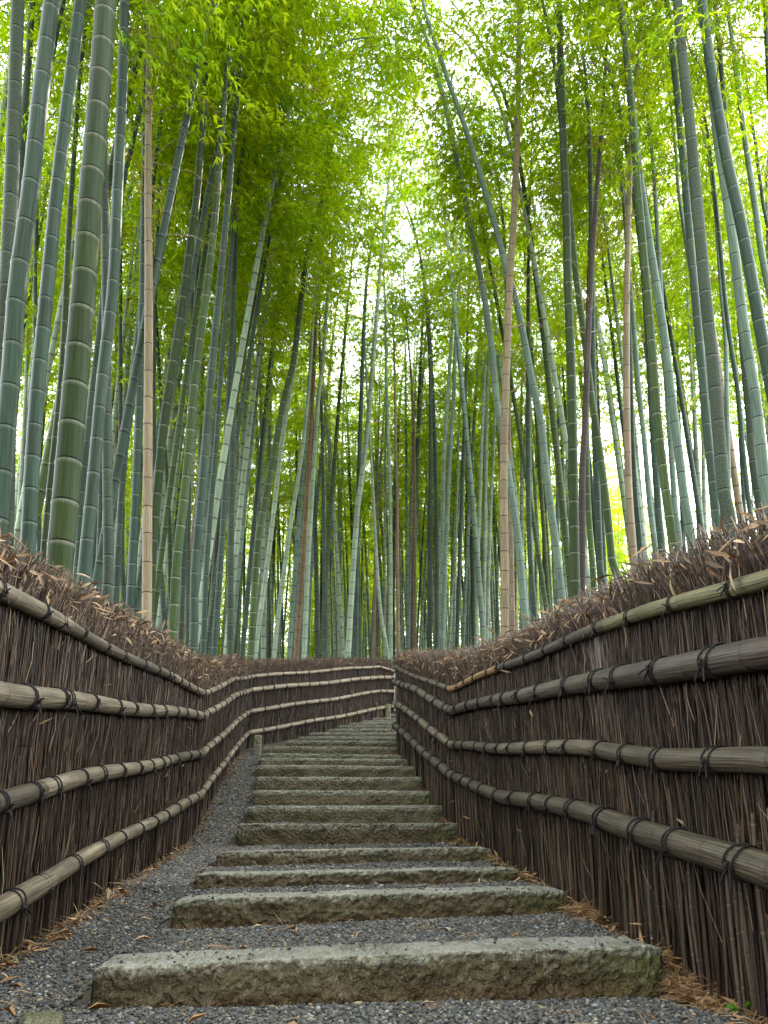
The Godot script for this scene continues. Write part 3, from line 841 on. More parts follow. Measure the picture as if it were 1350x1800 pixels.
func stone_steps() -> void:
	var words := ["first and nearest stone step, longest and most lichen-spotted", "second stone step from the bottom, with reddish soil at its foot", "third stone step from the bottom, a low one", "fourth stone step from the bottom, between gravel strips", "fifth stone step from the bottom, with the tallest mossy face", "sixth stone step from the bottom, green at its right end", "seventh stone step from the bottom of the stairs", "eighth stone step from the bottom of the stairs", "ninth stone step from the bottom of the stairs", "tenth stone step from the bottom of the stairs", "eleventh stone step, a thin sliver below the short post", "twelfth stone step, whose left end meets the short post at the bend", "thirteenth stone step, first one after the stairs begin to turn", "fourteenth stone step, second one in the turn", "fifteenth stone step, third one in the turn", "sixteenth stone step, fourth one in the turn", "seventeenth stone step, fifth one in the turn", "eighteenth stone step, fourth one below the top", "nineteenth stone step, third one below the top", "twentieth stone step, just below the top one", "topmost stone step beside the small far post"]
	var fn := FastNoiseLite.new()
	fn.seed = 21
	fn.frequency = 1.0
	fn.fractal_octaves = 4
	for k in STEPS.size():
		var a: Array = STEPS[k]
		var left := Vector3(a[1], 0, -a[0])
		var right := Vector3(a[5], 0, -a[4])
		var along := (right - left).normalized()
		var out := along.cross(UP) * -1.0
		if out.z < 0.0:
			out = -out
		var width := left.distance_to(right)
		var columns := int(clampf(1000.0 / a[0], 36.0, 260.0) * 0.9)
		var rows := 22 if a[0] < 5.0 else 12
		var deep := 0.30 if k < 5 else 0.34
		var st := SurfaceTool.new()
		st.begin(Mesh.PRIMITIVE_TRIANGLES)
		var ring := rows + 4 + 5 + 2
		var seed_off := k * 7.31
		for j in columns + 1:
			var t := float(j) / columns
			var low := lerpf(a[3], a[7], t) - 0.12
			var top := lerpf(a[2], a[6], t) + 0.006 * fn.get_noise_2d(t * width * 1.3, seed_off)
			var at := left.lerp(right, t)
			# the ends are knocked round
			var inset := 0.03 * (exp(-t * width / 0.03) + exp(-(1.0 - t) * width / 0.03))
			var face := 0.012 * fn.get_noise_2d(t * width * 0.9, seed_off + 40.0)
			for q in ring:
				var o := 0.0
				var y := 0.0
				if q < rows:
					var w := float(q) / (rows - 1)
					y = lerpf(low, top - 0.013, w)
					o = -0.020 * w
				elif q < rows + 4:
					var w := (q - rows + 1) / 4.0 * PI * 0.5
					y = top - 0.013 + 0.013 * sin(w)
					o = -0.020 - 0.013 * (1.0 - cos(w))
				elif q < rows + 9:
					y = top
					o = -0.033 - (deep - 0.041) * (q - rows - 3) / 5.0
				else:
					y = lerpf(top, low, float(q - rows - 8) / 2.0)
					o = -deep
				var p := at + out * (o - inset + face) + UP * (y - inset * 0.5)
				var big := fn.get_noise_3d(p.x * 5.0, p.y * 7.0 + seed_off, p.z * 5.0)
				var small := fn.get_noise_3d(p.x * 22.0, p.y * 26.0 + seed_off, p.z * 22.0)
				var tiny := fn.get_noise_3d(p.x * 70.0, p.y * 70.0 + seed_off, p.z * 70.0)
				if q < rows + 4:
					var edge := 1.0 if q < rows else 0.5
					p += out * (0.030 * big + (0.018 * small + 0.007 * tiny) * (1.0 if k < 5 else 0.55)) * edge
					p += UP * (0.010 * small) * edge
				elif q < rows + 9:
					p += UP * (0.004 * big + 0.003 * small)
				# moss, lichen and soil on the stone; lip and upper steps are paler
				var patch := fn.get_noise_3d(p.x * 3.0 + 50.0, p.y * 3.0, p.z * 3.0)
				var fleck := fn.get_noise_3d(p.x * 30.0 + 90.0, p.y * 30.0, p.z * 30.0)
				var fleck2 := fn.get_noise_3d(p.x * 75.0 + 10.0, p.y * 75.0, p.z * 75.0)
				var c := Color(0.090, 0.068, 0.040)
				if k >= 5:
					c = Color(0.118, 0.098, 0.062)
				var h: float = (p.y - low - 0.12) / maxf(top - low - 0.12, 0.02)
				if q < rows + 3:
					c = c.lerp(Color(0.055, 0.049, 0.024), clampf(0.2 + patch * 0.9 + fleck * 0.5, 0.0, 0.9))
					if t > 0.8:
						c = c.lerp(Color(0.075, 0.105, 0.025), (t - 0.8) * 3.5 * clampf(0.6 + fleck, 0.0, 1.0))
					c = c.lerp(Color(0.180, 0.165, 0.125), clampf((fleck * 1.6 + fleck2 * 1.4 + h * 0.55 + patch * 0.3 - 0.72) * 1.4, 0.0, 0.8))
					if q >= rows - 2:
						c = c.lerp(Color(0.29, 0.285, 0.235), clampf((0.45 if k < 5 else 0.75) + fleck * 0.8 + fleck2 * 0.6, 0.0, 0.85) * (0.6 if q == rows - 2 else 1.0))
					c = c.lerp(Color(0.105, 0.058, 0.030), clampf((0.20 - h + patch * 0.3) * 3.0, 0.0, 0.8) * (0.9 if k == 1 or k == 2 else 0.5))
				else:
					c = Color(0.275, 0.262, 0.215).lerp(Color(0.165, 0.150, 0.115), clampf(0.3 + patch * 1.5, 0.0, 1.0))
					c = c.lerp(Color(0.33, 0.33, 0.30), clampf((fleck + fleck2) * 1.2, 0.0, 0.7))
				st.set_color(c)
				st.set_uv(Vector2(t * width, q * 0.02))
				st.add_vertex(p)
		for j in columns:
			for q in ring - 1:
				var i := j * ring + q
				st.add_index(i); st.add_index(i + 1); st.add_index(i + ring + 1)
				st.add_index(i); st.add_index(i + ring + 1); st.add_index(i + ring)
		for e in 2:
			# end faces
			var from := 0 if e == 0 else columns * ring
			for q in range(1, ring - 1):
				if e == 0:
					st.add_index(from); st.add_index(from + q + 1); st.add_index(from + q)
				else:
					st.add_index(from); st.add_index(from + q); st.add_index(from + q + 1)
		st.generate_normals()
		var m := st.commit()
		m.surface_set_material(0, M.stone)
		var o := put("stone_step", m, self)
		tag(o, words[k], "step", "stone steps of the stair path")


func pebble_mesh(seed_: int) -> ArrayMesh:
	var rng := RandomNumberGenerator.new()
	rng.seed = seed_
	var b := Builder.new()
	var rows := 4
	var sides := 6
	for k in rows + 1:
		var lat := PI * k / rows
		for j in sides:
			var a := TAU * j / sides
			var d := Vector3(sin(lat) * cos(a), cos(lat) * 0.55, sin(lat) * sin(a) * 0.78)
			var wob := rng.randf_range(0.82, 1.15) if k > 0 and k < rows else 1.0
			b.v.append(d * wob)
			b.n.append(Vector3(d.x, d.y * 2.2, d.z).normalized())
			b.c.append(Color.WHITE)
			b.u.append(Vector2.ZERO)
	for k in rows:
		for j in sides:
			var p := k * sides + j
			var q := k * sides + (j + 1) % sides
			if k > 0:
				b.f.append(p); b.f.append(p + sides); b.f.append(q)
			if k < rows - 1:
				b.f.append(q); b.f.append(p + sides); b.f.append(q + sides)
	return b.mesh(M.gravel)


func on_stone(x: float, z: float) -> bool:
	for a in STEPS:
		var t: float = (x - a[1]) / (a[5] - a[1])
		if t > -0.01 and t < 1.01:
			var zk := lerpf(a[0], a[4], t)
			if z > zk - 0.015 and z < zk + 0.29:
				return true
	return false


func fence_left_x(z: float) -> float:
	if z < 7.8: return lerpf(-1.50, -1.88, (z - 3.0) / 4.8)
	if z < 12.0: return lerpf(-1.88, -2.16, (z - 7.8) / 4.2)
	return lerpf(-2.16, 0.19, (z - 12.0) / 5.2)


func fence_right_x(z: float) -> float:
	if z < 5.49: return lerpf(1.17, 0.90, (z - 2.2) / 3.3)
	if z < 7.4: return lerpf(0.90, 0.70, (z - 5.49) / 1.91)
	return lerpf(0.70, 0.19, (z - 7.4) / 3.6)


func gravel() -> void:
	var rng := RandomNumberGenerator.new()
	rng.seed = 9
	var t := base("gravel", Vector3.ZERO)
	tag(t, "small blue-grey pebbles loose on the path between the steps", "gravel", "", "stuff")
	var where := [[], [], [], []]
	var cols := [[], [], [], []]
	for belt in [[2.0, 3.0, 27000], [3.0, 4.2, 19000], [4.2, 6.2, 16000], [6.2, 12.0, 14000]]:
		for k in belt[2]:
			var z := rng.randf_range(belt[0], belt[1])
			var x := rng.randf_range(fence_left_x(z) - 0.05, fence_right_x(z) + 0.05)
			if on_stone(x, z) and rng.randf() > 0.012:
				continue
			# swept thinner along the fences
			var edge := minf(x - fence_left_x(z), fence_right_x(z) - x)
			if edge < 0.12 and rng.randf() > 0.25 + edge * 5.0:
				continue
			var y := path_height(x, z)
			if on_stone(x, z):
				for a in STEPS:
					var tt: float = clampf((x - a[1]) / (a[5] - a[1]), 0.0, 1.0)
					if absf(z - lerpf(a[0], a[4], tt) - 0.14) < 0.17:
						y = lerpf(a[2], a[6], tt) + 0.004
			var r := rng.randf_range(0.004, 0.0092) * (1.0 if belt[0] < 4.0 else 1.25)
			if rng.randf() < 0.03: r *= 1.6
			var basis := Basis.from_euler(Vector3(rng.randf_range(-0.5, 0.5), rng.randf() * TAU, rng.randf_range(-0.5, 0.5))).scaled(Vector3(r, r, r) * rng.randf_range(0.85, 1.2))
			var v := rng.randi() % 4
			where[v].append(Transform3D(basis, Vector3(x, y + r * rng.randf_range(0.0, 0.8), -z)))
			var g := rng.randf()
			var c := Color(0.060, 0.058, 0.055) * rng.randf_range(0.5, 1.55)
			if g < 0.07: c = Color(0.18, 0.14, 0.10) * rng.randf_range(0.6, 1.2)
			elif g < 0.11: c = Color(0.19, 0.19, 0.187) * rng.randf_range(0.7, 1.2)
			cols[v].append(c)
	for k in 22000:
		# the strip beside the stair
		var z := rng.randf_range(5.0, 11.6)
		var x := rng.randf_range(fence_left_x(z), STEPS[0][1])
		if on_stone(x, z):
			continue
		var r := rng.randf_range(0.007, 0.014)
		var v := rng.randi() % 4
		where[v].append(Transform3D(Basis.from_euler(Vector3(rng.randf() * 0.6, rng.randf() * TAU, 0)).scaled(Vector3.ONE * r), Vector3(x, path_height(x, z) + r * rng.randf_range(0.0, 0.6), -z)))
		cols[v].append((Color(0.062, 0.061, 0.059) if rng.randf() < 0.8 else Color(0.13, 0.10, 0.07)) * rng.randf_range(0.4, 1.9))
	for v in 4:
		tag(scatter("pebbles", pebble_mesh(60 + v), where[v], cols[v], t), "", "", "", "stuff")


# ---------------------------------------------------------------- fences


func smooth_row(rows: Array, column: int, s: float, starts: PackedFloat32Array) -> float:
	var k := 0
	while k < rows.size() - 2 and s > starts[k + 1]:
		k += 1
	var a := starts[k]
	var b := starts[k + 1]
	return lerpf(rows[k][column], rows[k + 1][column], clampf((s - a) / (b - a), -0.3, 1.3))


func make_fence(label: String, rows: Array, side: float, near: float, seed_: int, rail_looks: Array, splits: Array, singles: int, leaf_parts: int, pale_at := Vector3(1e3, 0, 0)) -> void:
	# rows: x, -z, foot, four rails from below, crest. side +1: the path lies to the right of the way up.
	var rng := RandomNumberGenerator.new()
	rng.seed = seed_
	var starts := PackedFloat32Array([0.0])
	for k in range(1, rows.size()):
		starts.append(starts[k - 1] + Vector2(rows[k][0], rows[k][1]).distance_to(Vector2(rows[k - 1][0], rows[k - 1][1])))
	var total := starts[starts.size() - 1]
	var o := base("brushwood_fence", Vector3.ZERO)
	tag(o, label, "fence", "brushwood fences along the stair path")
	var place := func(s: float, c: int) -> float:
		return smooth_row(rows, c, s, starts)
	var face := func(s: float) -> Vector3:
		# towards the path
		var d := Vector3(place.call(s + 0.2, 0) - place.call(s - 0.2, 0), 0, place.call(s + 0.2, 1) - place.call(s - 0.2, 1)).normalized()
		return Vector3(-d.z, 0, d.x) * side
	var spot := func(s: float, y: float, out: float) -> Vector3:
		return Vector3(place.call(s, 0), y, place.call(s, 1)) + face.call(s) * out
	# the packed core as one solid slab, added behind the sticks to block light
	var core := Builder.new()
	var pieces := int(total / 0.25)
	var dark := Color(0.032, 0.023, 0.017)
	for k in pieces:
		var sa := total * k / pieces
		var sb := total * (k + 1) / pieces
		var corners := []
		for s in [sa, sb]:
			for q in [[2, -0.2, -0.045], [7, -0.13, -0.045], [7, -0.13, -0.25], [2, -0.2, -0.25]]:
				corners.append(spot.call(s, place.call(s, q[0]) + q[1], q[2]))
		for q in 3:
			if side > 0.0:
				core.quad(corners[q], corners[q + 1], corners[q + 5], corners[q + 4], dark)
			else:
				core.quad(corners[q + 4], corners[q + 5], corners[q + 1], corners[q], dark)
		if k == 0 or k == pieces - 1:
			var e := 0 if k == 0 else 4
			core.quad(corners[e], corners[e + 3], corners[e + 2], corners[e + 1], dark)
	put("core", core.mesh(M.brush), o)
	# sticks: canes at the foot, thin twigs above
	var b := Builder.new()
	var cane_shapes: Array[ArrayMesh] = []
	for k in 6:
		var cb := Builder.new()
		var pts := PackedVector3Array()
		var rad := PackedFloat32Array()
		var col := PackedColorArray()
		var bow := rng.randf_range(-0.03, 0.03)
		var tone := Color(0.031, 0.0215, 0.015) * rng.randf_range(0.35, 2.6)
		for q in 5:
			var w := (q + rng.randf_range(0.1, 0.6)) / 5.0
			for e in [[-0.10, 1.0, 0.9], [-0.006, 1.0, 0.8], [0.0, 1.28, 1.9], [0.008, 1.05, 0.6], [0.05, 0.97, 1.1]]:
				var ww: float = w + e[0] * 0.9
				if pts.size() > 0 and ww <= pts[pts.size() - 1].y:
					continue
				pts.append(Vector3(bow * sin(ww * PI), ww, 0.0))
				rad.append(0.0062 * e[1])
				col.append(tone * e[2])
		cb.tube(pts, rad, col, 6)
		cane_shapes.append(cb.mesh(M.brush))
	var tint := func(s: float, y: float) -> Color:
		var c := Color(0.034, 0.0215, 0.0140) * (rng.randf_range(0.2, 0.85) if rng.randf() < 0.68 else rng.randf_range(1.0, 2.5))
		var pick := rng.randf()
		if pick < 0.10: c = Color(0.080, 0.058, 0.040) * rng.randf_range(0.7, 1.2)
		elif pick < 0.15: c = Color(0.060, 0.034, 0.019)
		var p: Vector3 = spot.call(s, y, 0.0)
		if Vector2(p.z - pale_at.z, (p.y - pale_at.y) * 0.45).length() < 0.15 * rng.randf() + 0.05:
			c = c.lerp(Color(0.22, 0.185, 0.16), rng.randf_range(0.2, 0.7))
		return c
	var made := 0
	var s := 0.0
	while s < total:
		var here := 1.0 if s < near else 0.55
		var foot: float = place.call(s, 2)
		var low_rail: float = place.call(s, 3)
		var second: float = place.call(s, 4)
		var third: float = place.call(s, 5)
		var crest: float = place.call(s, 7)
		# canes
		if rng.randf() < 0.8:
			var y0 := foot - 0.08
			var y1 := low_rail + rng.randf_range(-0.02, 0.22)
			var out := rng.randf_range(-0.035, 0.012)
			var lean := rng.randf_range(-0.05, 0.05)
			if made < singles and rng.randf() < 0.7:
				made += 1
				var cane := put("stick", cane_shapes[rng.randi() % 6], o, spot.call(s, y0, out))
				var w := rng.randf_range(0.7, 1.25)
				cane.transform.basis = Basis(Vector3(0, 0, 1), lean) * Basis(UP, rng.randf() * TAU) * Basis.from_scale(Vector3(w, y1 - y0, w))
			else:
				var a: Vector3 = spot.call(s, y0, out)
				var e: Vector3 = spot.call(s + lean, y1, out + rng.randf_range(0.0, 0.015))
				var mid := a.lerp(e, 0.5) + Vector3(rng.randf_range(-0.012, 0.012), 0, rng.randf_range(-0.012, 0.012))
				var r := rng.randf_range(0.0032, 0.0068) / sqrt(here)
				var c: Color = tint.call(s, y0)
				b.tube(PackedVector3Array([a, mid, e]), PackedFloat32Array([r, r, r * 0.8]), PackedColorArray([c, c * rng.randf_range(0.8, 1.3), c]), 5, false)
		# twigs in three tiers; their upper ends stand off the face
		for tier in [[low_rail - 0.25, second + 0.12], [second - 0.28, third + 0.10], [third - 0.25, crest - 0.04]]:
			for q in 3:
				if rng.randf() > 0.9 * here:
					continue
				var y0: float = tier[0] + rng.randf_range(-0.1, 0.16)
				var y1: float = tier[1] + rng.randf_range(-0.22, 0.04)
				if rng.randf() < 0.3:
					y1 = lerpf(y0, y1, rng.randf_range(0.45, 0.8))
				if y0 < foot: y0 = foot
				var out := rng.randf_range(-0.05, 0.012)
				var ss := s + rng.randf_range(-0.006, 0.006)
				var lean := rng.randf_range(-0.07, 0.07)
				var r := rng.randf_range(0.0016, 0.0036) / sqrt(here)
				var c: Color = tint.call(ss, (y0 + y1) * 0.5)
				var tip := out + rng.randf_range(-0.005, 0.028)
				var pts := PackedVector3Array([spot.call(ss, y0, out - 0.006), spot.call(ss + lean * 0.25 + rng.randf_range(-0.012, 0.012), lerpf(y0, y1, 0.35), out + 0.004), spot.call(ss + lean * 0.6 + rng.randf_range(-0.014, 0.014), lerpf(y0, y1, 0.7), lerpf(out, tip, 0.55)), spot.call(ss + lean, y1, tip)])
				b.tube(pts, PackedFloat32Array([r, r * 0.95, r * 0.8, r * 0.4]), PackedColorArray([c * 0.9, c, c * rng.randf_range(0.8, 1.3), c * 1.15]), 4, false)
		# stray twigs across the face
		if rng.randf() < 0.16 * here:
			var y0 := lerpf(foot, crest - 0.3, rng.randf())
			var long := rng.randf_range(0.10, 0.34)
			var lean := rng.randf_range(-0.14, 0.14)
			var c := Color(0.20, 0.15, 0.10) * rng.randf_range(0.5, 1.3)
			b.tube(PackedVector3Array([spot.call(s, y0, 0.004), spot.call(s + lean * 0.6, y0 + long * 0.5, rng.randf_range(0.015, 0.03)), spot.call(s + lean * 0.9, y0 + long, rng.randf_range(0.01, 0.05))]), PackedFloat32Array([0.002, 0.0017, 0.0008]), PackedColorArray([c, c, c * 1.1]), 3, false)
		s += 0.0068 if s < near else 0.010
	tag(put("brushwood", b.mesh(M.brush), o), "", "", "", "stuff")
	# the clipped crest
	var th := Builder.new()
	var count := int(total * 1600.0)
	for k in count:
		s = rng.randf() * total
		if s > near and rng.randf() < 0.3:
			continue
		var top: float = place.call(s, 7)
		var rail: float = place.call(s, 6)
		var far_back := rng.randf()
		var out: float
		var y: float
		var d: Vector3
		var f: Vector3 = face.call(s)
		var across := f.cross(UP)
		if far_back < 0.45:
			out = rng.randf_range(-0.03, 0.02)
			y = lerpf(rail + 0.0, top - 0.07, rng.randf())
			d = UP + f * rng.randf_range(-0.05, 0.6) + across * rng.randf_range(-0.45, 0.45)
		else:
			out = rng.randf_range(-0.32, 0.01)
			y = top - 0.15 - 0.5 * pow(absf(out + 0.13), 2.0) * 3.0 + rng.randf_range(0.0, 0.06)
			d = UP + f * rng.randf_range(-0.4, 0.45) + across * rng.randf_range(-0.4, 0.4)
		var long := rng.randf_range(0.045, 0.115)
		var a: Vector3 = spot.call(s, y, out)
		var e := a + d.normalized() * long
		if e.y > top + 0.025:
			e.y = top + rng.randf_range(-0.03, 0.025)
		var c := Color(0.062, 0.042, 0.029) * rng.randf_range(0.2, 1.7)
		if rng.randf() < 0.13: c = Color(0.22, 0.148, 0.095) * rng.randf_range(0.6, 1.15)
		var r := rng.randf_range(0.0012, 0.0034)
		th.rod(a, e, r, r * 0.6, c, 3)
	var leaves := Builder.new()
	var many := int(total * (105.0 if near > 3.0 else 50.0))
	for k in many:
		s = rng.randf() * total
		var top: float = place.call(s, 7)
		var rail: float = place.call(s, 6)
		var f: Vector3 = face.call(s)
		var crest := rng.randf() < 0.94
		var y := lerpf(rail + 0.03, top + 0.0, sqrt(rng.randf())) if crest else lerpf(place.call(s, 2), rail, rng.randf())
		var out := (rng.randf_range(0.02, 0.07) if y < top - 0.05 else rng.randf_range(-0.22, 0.05)) if crest else rng.randf_range(0.012, 0.03)
		var d := Vector3(rng.randf_range(-1, 1), rng.randf_range(-1.2, 0.7), rng.randf_range(-1, 1)) + f * 0.4
		var long := rng.randf_range(0.035, 0.095)
		var c := Color(0.17, 0.108, 0.062) * rng.randf_range(0.35, 1.4)
		if rng.randf() < 0.18: c = Color(0.27, 0.195, 0.12) * rng.randf_range(0.7, 1.1)
		if k < leaf_parts:
			s = rng.randf() * minf(near, total)
			top = place.call(s, 7)
			y = lerpf(place.call(s, 6) + 0.07, top + 0.01, rng.randf())
			var one := Builder.new()
			long = rng.randf_range(0.07, 0.13)
			one.curled_leaf(Vector3.ZERO, d, f + UP * 0.5, long, long * rng.randf_range(0.14, 0.22), c, rng.randf_range(-0.5, 0.8), rng.randf_range(-0.8, 0.8))
			put("dried_leaf", one.mesh(M.dry_leaf), o, spot.call(s, y, rng.randf_range(0.03, 0.08)))
		else:
			leaves.curled_leaf(spot.call(s, y, out), d, f + UP * 0.6, long, long * rng.randf_range(0.12, 0.22), c, rng.randf_range(-0.5, 0.9), rng.randf_range(-1.0, 1.0))
	tag(put("crest_twigs", th.mesh(M.brush), o), "", "", "", "stuff")
	tag(put("dead_leaves", leaves.mesh(M.dry_leaf), o), "", "", "", "stuff")
	# four bamboo rails, each in a few poles, bound with black rope
	for rail in 4:
		var look: Array = rail_looks[rail]
		for part in splits.size() - 1:
			var s0: float = maxf(splits[part] - 0.12, 0.0)
			var s1: float = minf(splits[part + 1] + 0.12, total)
			var r: float = look[0] * rng.randf_range(0.93, 1.05)
			var skin: Color = look[1 + (part % (look.size() - 1))]
			var pb := Builder.new()
			var pts := PackedVector3Array()
			var rad := PackedFloat32Array()
			var col := PackedColorArray()
			var q := s0
			var knot := rng.randf_range(0.1, 0.25)
			var step := 0
			while q < s1:
				var y: float = place.call(q - 0.09, 3 + rail) * 0.25 + place.call(q, 3 + rail) * 0.5 + place.call(q + 0.09, 3 + rail) * 0.25
				var mid: Vector3 = spot.call(q - 0.09, y, r * 0.7 + 0.012) * 0.25 + spot.call(q, y, r * 0.7 + 0.012) * 0.5 + spot.call(q + 0.09, y, r * 0.7 + 0.012) * 0.25
				mid.y += 0.008 * sin(q * 2.3 + rail)
				pts.append(mid)
				var swell := 1.0
				var tone := skin * rng.randf_range(0.88, 1.1)
				if fmod(q - s0 + knot, 0.36) < 0.03:
					swell = 1.07
				if swell > 1.0:
					# a node: a low ridge with a dark line below and a pale one above
					var ahead := (spot.call(q + 0.03, y, r * 0.7 + 0.012) - spot.call(q, y, r * 0.7 + 0.012)).normalized() as Vector3
					pts[pts.size() - 1] = mid - ahead * 0.008
					rad.append(r); col.append(tone)
					for w in [[-0.002, 1.035, 0.5], [0.002, 1.05, 0.7], [0.006, 1.03, 1.25], [0.012, 1.0, 1.0]]:
						pts.append(mid + ahead * w[0]); rad.append(r * w[1]); col.append(skin * w[2])
				else:
					rad.append(r)
					col.append(tone)
				q += 0.03
			pb.tube(pts, rad, col, 14)
			var pole := put("rail_pole", pb.mesh(M.pole), o)
			# ropes
			q = s0 + rng.randf_range(0.08, 0.3)
			while q < s1 - 0.08:
				var want: Vector3 = spot.call(q, 0.0, r * 0.7 + 0.012)
				var i := 1
				for w in range(1, pts.size() - 1):
					if Vector2(pts[w].x - want.x, pts[w].z - want.z).length_squared() < Vector2(pts[i].x - want.x, pts[i].z - want.z).length_squared():
						i = w
				var rope := put("rope_tie", rope_shapes[rng.randi() % rope_shapes.size()], pole, pts[i])
				var t := (pts[i + 1] - pts[i - 1]).normalized()
				var f: Vector3 = face.call(q)
				var up := f.cross(t).normalized()
				if up.y < 0.0: up = -up
				var z := t.cross(up).normalized()
				if z.dot(f) < 0.0:
					t = -t
					z = t.cross(up).normalized()
				rope.transform.basis = Basis(t, up, z).orthonormalized().scaled(Vector3.ONE) * Basis.from_scale(Vector3.ONE * (r / 0.045))
				q += rng.randf_range(0.33, 0.52)


var rope_shapes: Array[ArrayMesh] = []


func make_ropes() -> void:
	# two turns of black palm rope round a pole along x, with a knot at the front and loose ends
	for k in 4:
		var rng := RandomNumberGenerator.new()
		rng.seed = 90 + k
		var b := Builder.new()
		var c := Color(0.012, 0.011, 0.011)
		for turn in 2:
			var tilt := rng.randf_range(-0.45, 0.45)
			var off := (turn - 0.5) * 0.018
			var pts := PackedVector3Array()
			var rad := PackedFloat32Array()
			var col := PackedColorArray()
			for q in 17:
				var a := TAU * q / 16.0
				pts.append(Vector3(off + tilt * 0.045 * sin(a + turn), 0.050 * cos(a), 0.050 * sin(a)))
				rad.append(0.0034)
				col.append(c * rng.randf_range(0.8, 1.6))
			b.tube(pts, rad, col, 6, false)
		var at := Vector3(0.004, rng.randf_range(-0.045, 0.02), 0.048)
		for q in 3:
			var d := Vector3(rng.randf_range(-1, 1), rng.randf_range(-1, 1), rng.randf_range(0.2, 0.6)).normalized()
			b.tube(PackedVector3Array([at - d * 0.016, at + Vector3(0, 0, 0.008), at + d * 0.016]), PackedFloat32Array([0.0034, 0.006, 0.0034]), PackedColorArray([c, c * 1.4, c]), 6)
		for q in 2:
			var d := Vector3(rng.randf_range(-0.9, 0.9), rng.randf_range(-1.0, 0.4), rng.randf_range(0.15, 0.5)).normalized()
			b.tube(PackedVector3Array([at, at + d * 0.03, at + d * 0.05 + Vector3.DOWN * 0.012]), PackedFloat32Array([0.004, 0.004, 0.003]), PackedColorArray([c, c, c * 1.3]), 5)
		rope_shapes.append(b.mesh(M.rope))


func fences() -> void:
	make_ropes()
	var old := Color(0.170, 0.134, 0.088)
	var worn := Color(0.078, 0.060, 0.038)
	var dusk := Color(0.050, 0.038, 0.026)
	var left := [[-1.36, -1.2, -0.60, -0.47, -0.10, 0.34, 0.74, 0.93], [-1.50, -3.0, -0.60, -0.31, 0.10, 0.50, 0.88, 1.13], [-1.63, -4.08, -0.58, -0.19, 0.24, 0.64, 0.99, 1.30], [-1.88, -7.8, 0.0, 0.29, 0.71, 1.10, 1.33, 1.73]]
	make_fence("long brown brushwood fence on the left, in deep shade, with four bamboo rails", left, 1.0, 5.5, 11, [[0.046, old], [0.045, worn, old], [0.046, old], [0.036, old, worn]], [0.0, 2.3, 4.9, 6.63], 130, 26)
	var upper := [[-1.88, -7.8, 0.0, 0.29, 0.71, 1.10, 1.33, 1.72], [-2.05, -10.2, 0.70, 0.95, 1.31, 1.70, 1.93, 2.28], [-2.16, -12.0, 1.20, 1.42, 1.76, 2.10, 2.31, 2.63], [-0.98, -14.6, 1.82, 2.02, 2.38, 2.71, 2.95, 3.22], [-0.12, -16.5, 2.30, 2.48, 2.86, 3.17, 3.41, 3.62], [0.22, -17.25, 2.48, 2.66, 2.99, 3.31, 3.44, 3.76]]
	make_fence("farther brushwood fence climbing beside the upper steps and closing the view", upper, 1.0, 0.0, 12, [[0.036, old * 1.25, old * 1.5], [0.038, old * 1.2, old * 1.5], [0.040, old * 1.2, old * 1.6], [0.030, old * 1.2, old * 1.6]], [0.0, 4.2, 9.8], 0, 0)
	var right := [[1.22, -1.3, -0.64, -0.28, 0.05, 0.36, 0.58, 0.80], [1.14, -2.28, -0.60, -0.13, 0.19, 0.51, 0.73, 0.96], [1.09, -2.81, -0.55, -0.06, 0.24, 0.57, 0.81, 1.06], [1.05, -3.8, -0.47, 0.06, 0.37, 0.69, 0.95, 1.18], [0.90, -5.49, -0.28, 0.19, 0.54, 0.90, 1.13, 1.37], [0.70, -7.4, 0.0, 0.45, 0.75, 1.09, 1.31, 1.70], [0.45, -9.1, 0.49, 0.91, 1.24, 1.58, 1.73, 2.09], [0.19, -11.0, 1.10, 1.42, 1.75, 2.06, 2.28, 2.50], [0.70, -11.7, 1.25, 1.55, 1.90, 2.20, 2.40, 2.66], [2.6, -12.6, 1.45, 1.75, 2.10, 2.40, 2.60, 2.85]]
	make_fence("tall brown brushwood fence on the right, with thick weathered rails and a yellow top pole", right, -1.0, 5.0, 13, [[0.050, worn, worn], [0.042, worn, old * 0.8], [0.047, dusk * 1.15, worn], [0.029, Color(0.125, 0.112, 0.050), dusk, Color(0.23, 0.135, 0.052), worn]], [0.0, 2.25, 4.25, 6.15, 9.85], 170, 60, Vector3(1.05, 0.75, -3.7))
	var behind := [[0.30, -17.4, 2.48, 2.66, 2.99, 3.31, 3.44, 3.80], [2.6, -18.1, 2.75, 2.95, 3.25, 3.55, 3.70, 4.05]]
	make_fence("short fence piece with pale poles glimpsed past the far corner", behind, 1.0, 0.0, 14, [[0.036, old], [0.036, old], [0.036, old], [0.030, old]], [0.0, 2.3], 0, 0)
	var far: Node3D = get_child(get_child_count() - 1)
	for k in 4:
		var b := Builder.new()
		var pale := Color(0.42, 0.39, 0.33) * (1.0 - 0.08 * k)
		b.tube(PackedVector3Array([Vector3.ZERO, Vector3(0.005, 0.42, 0), Vector3(0.0, 0.86, 0.004)]), PackedFloat32Array([0.017, 0.016, 0.015]), PackedColorArray([pale, pale * 0.9, pale]), 8)
		put("upright_pole", b.mesh(M.pole), far, Vector3(0.235 + k * 0.042, 2.52, -17.13 - 0.03 * k))


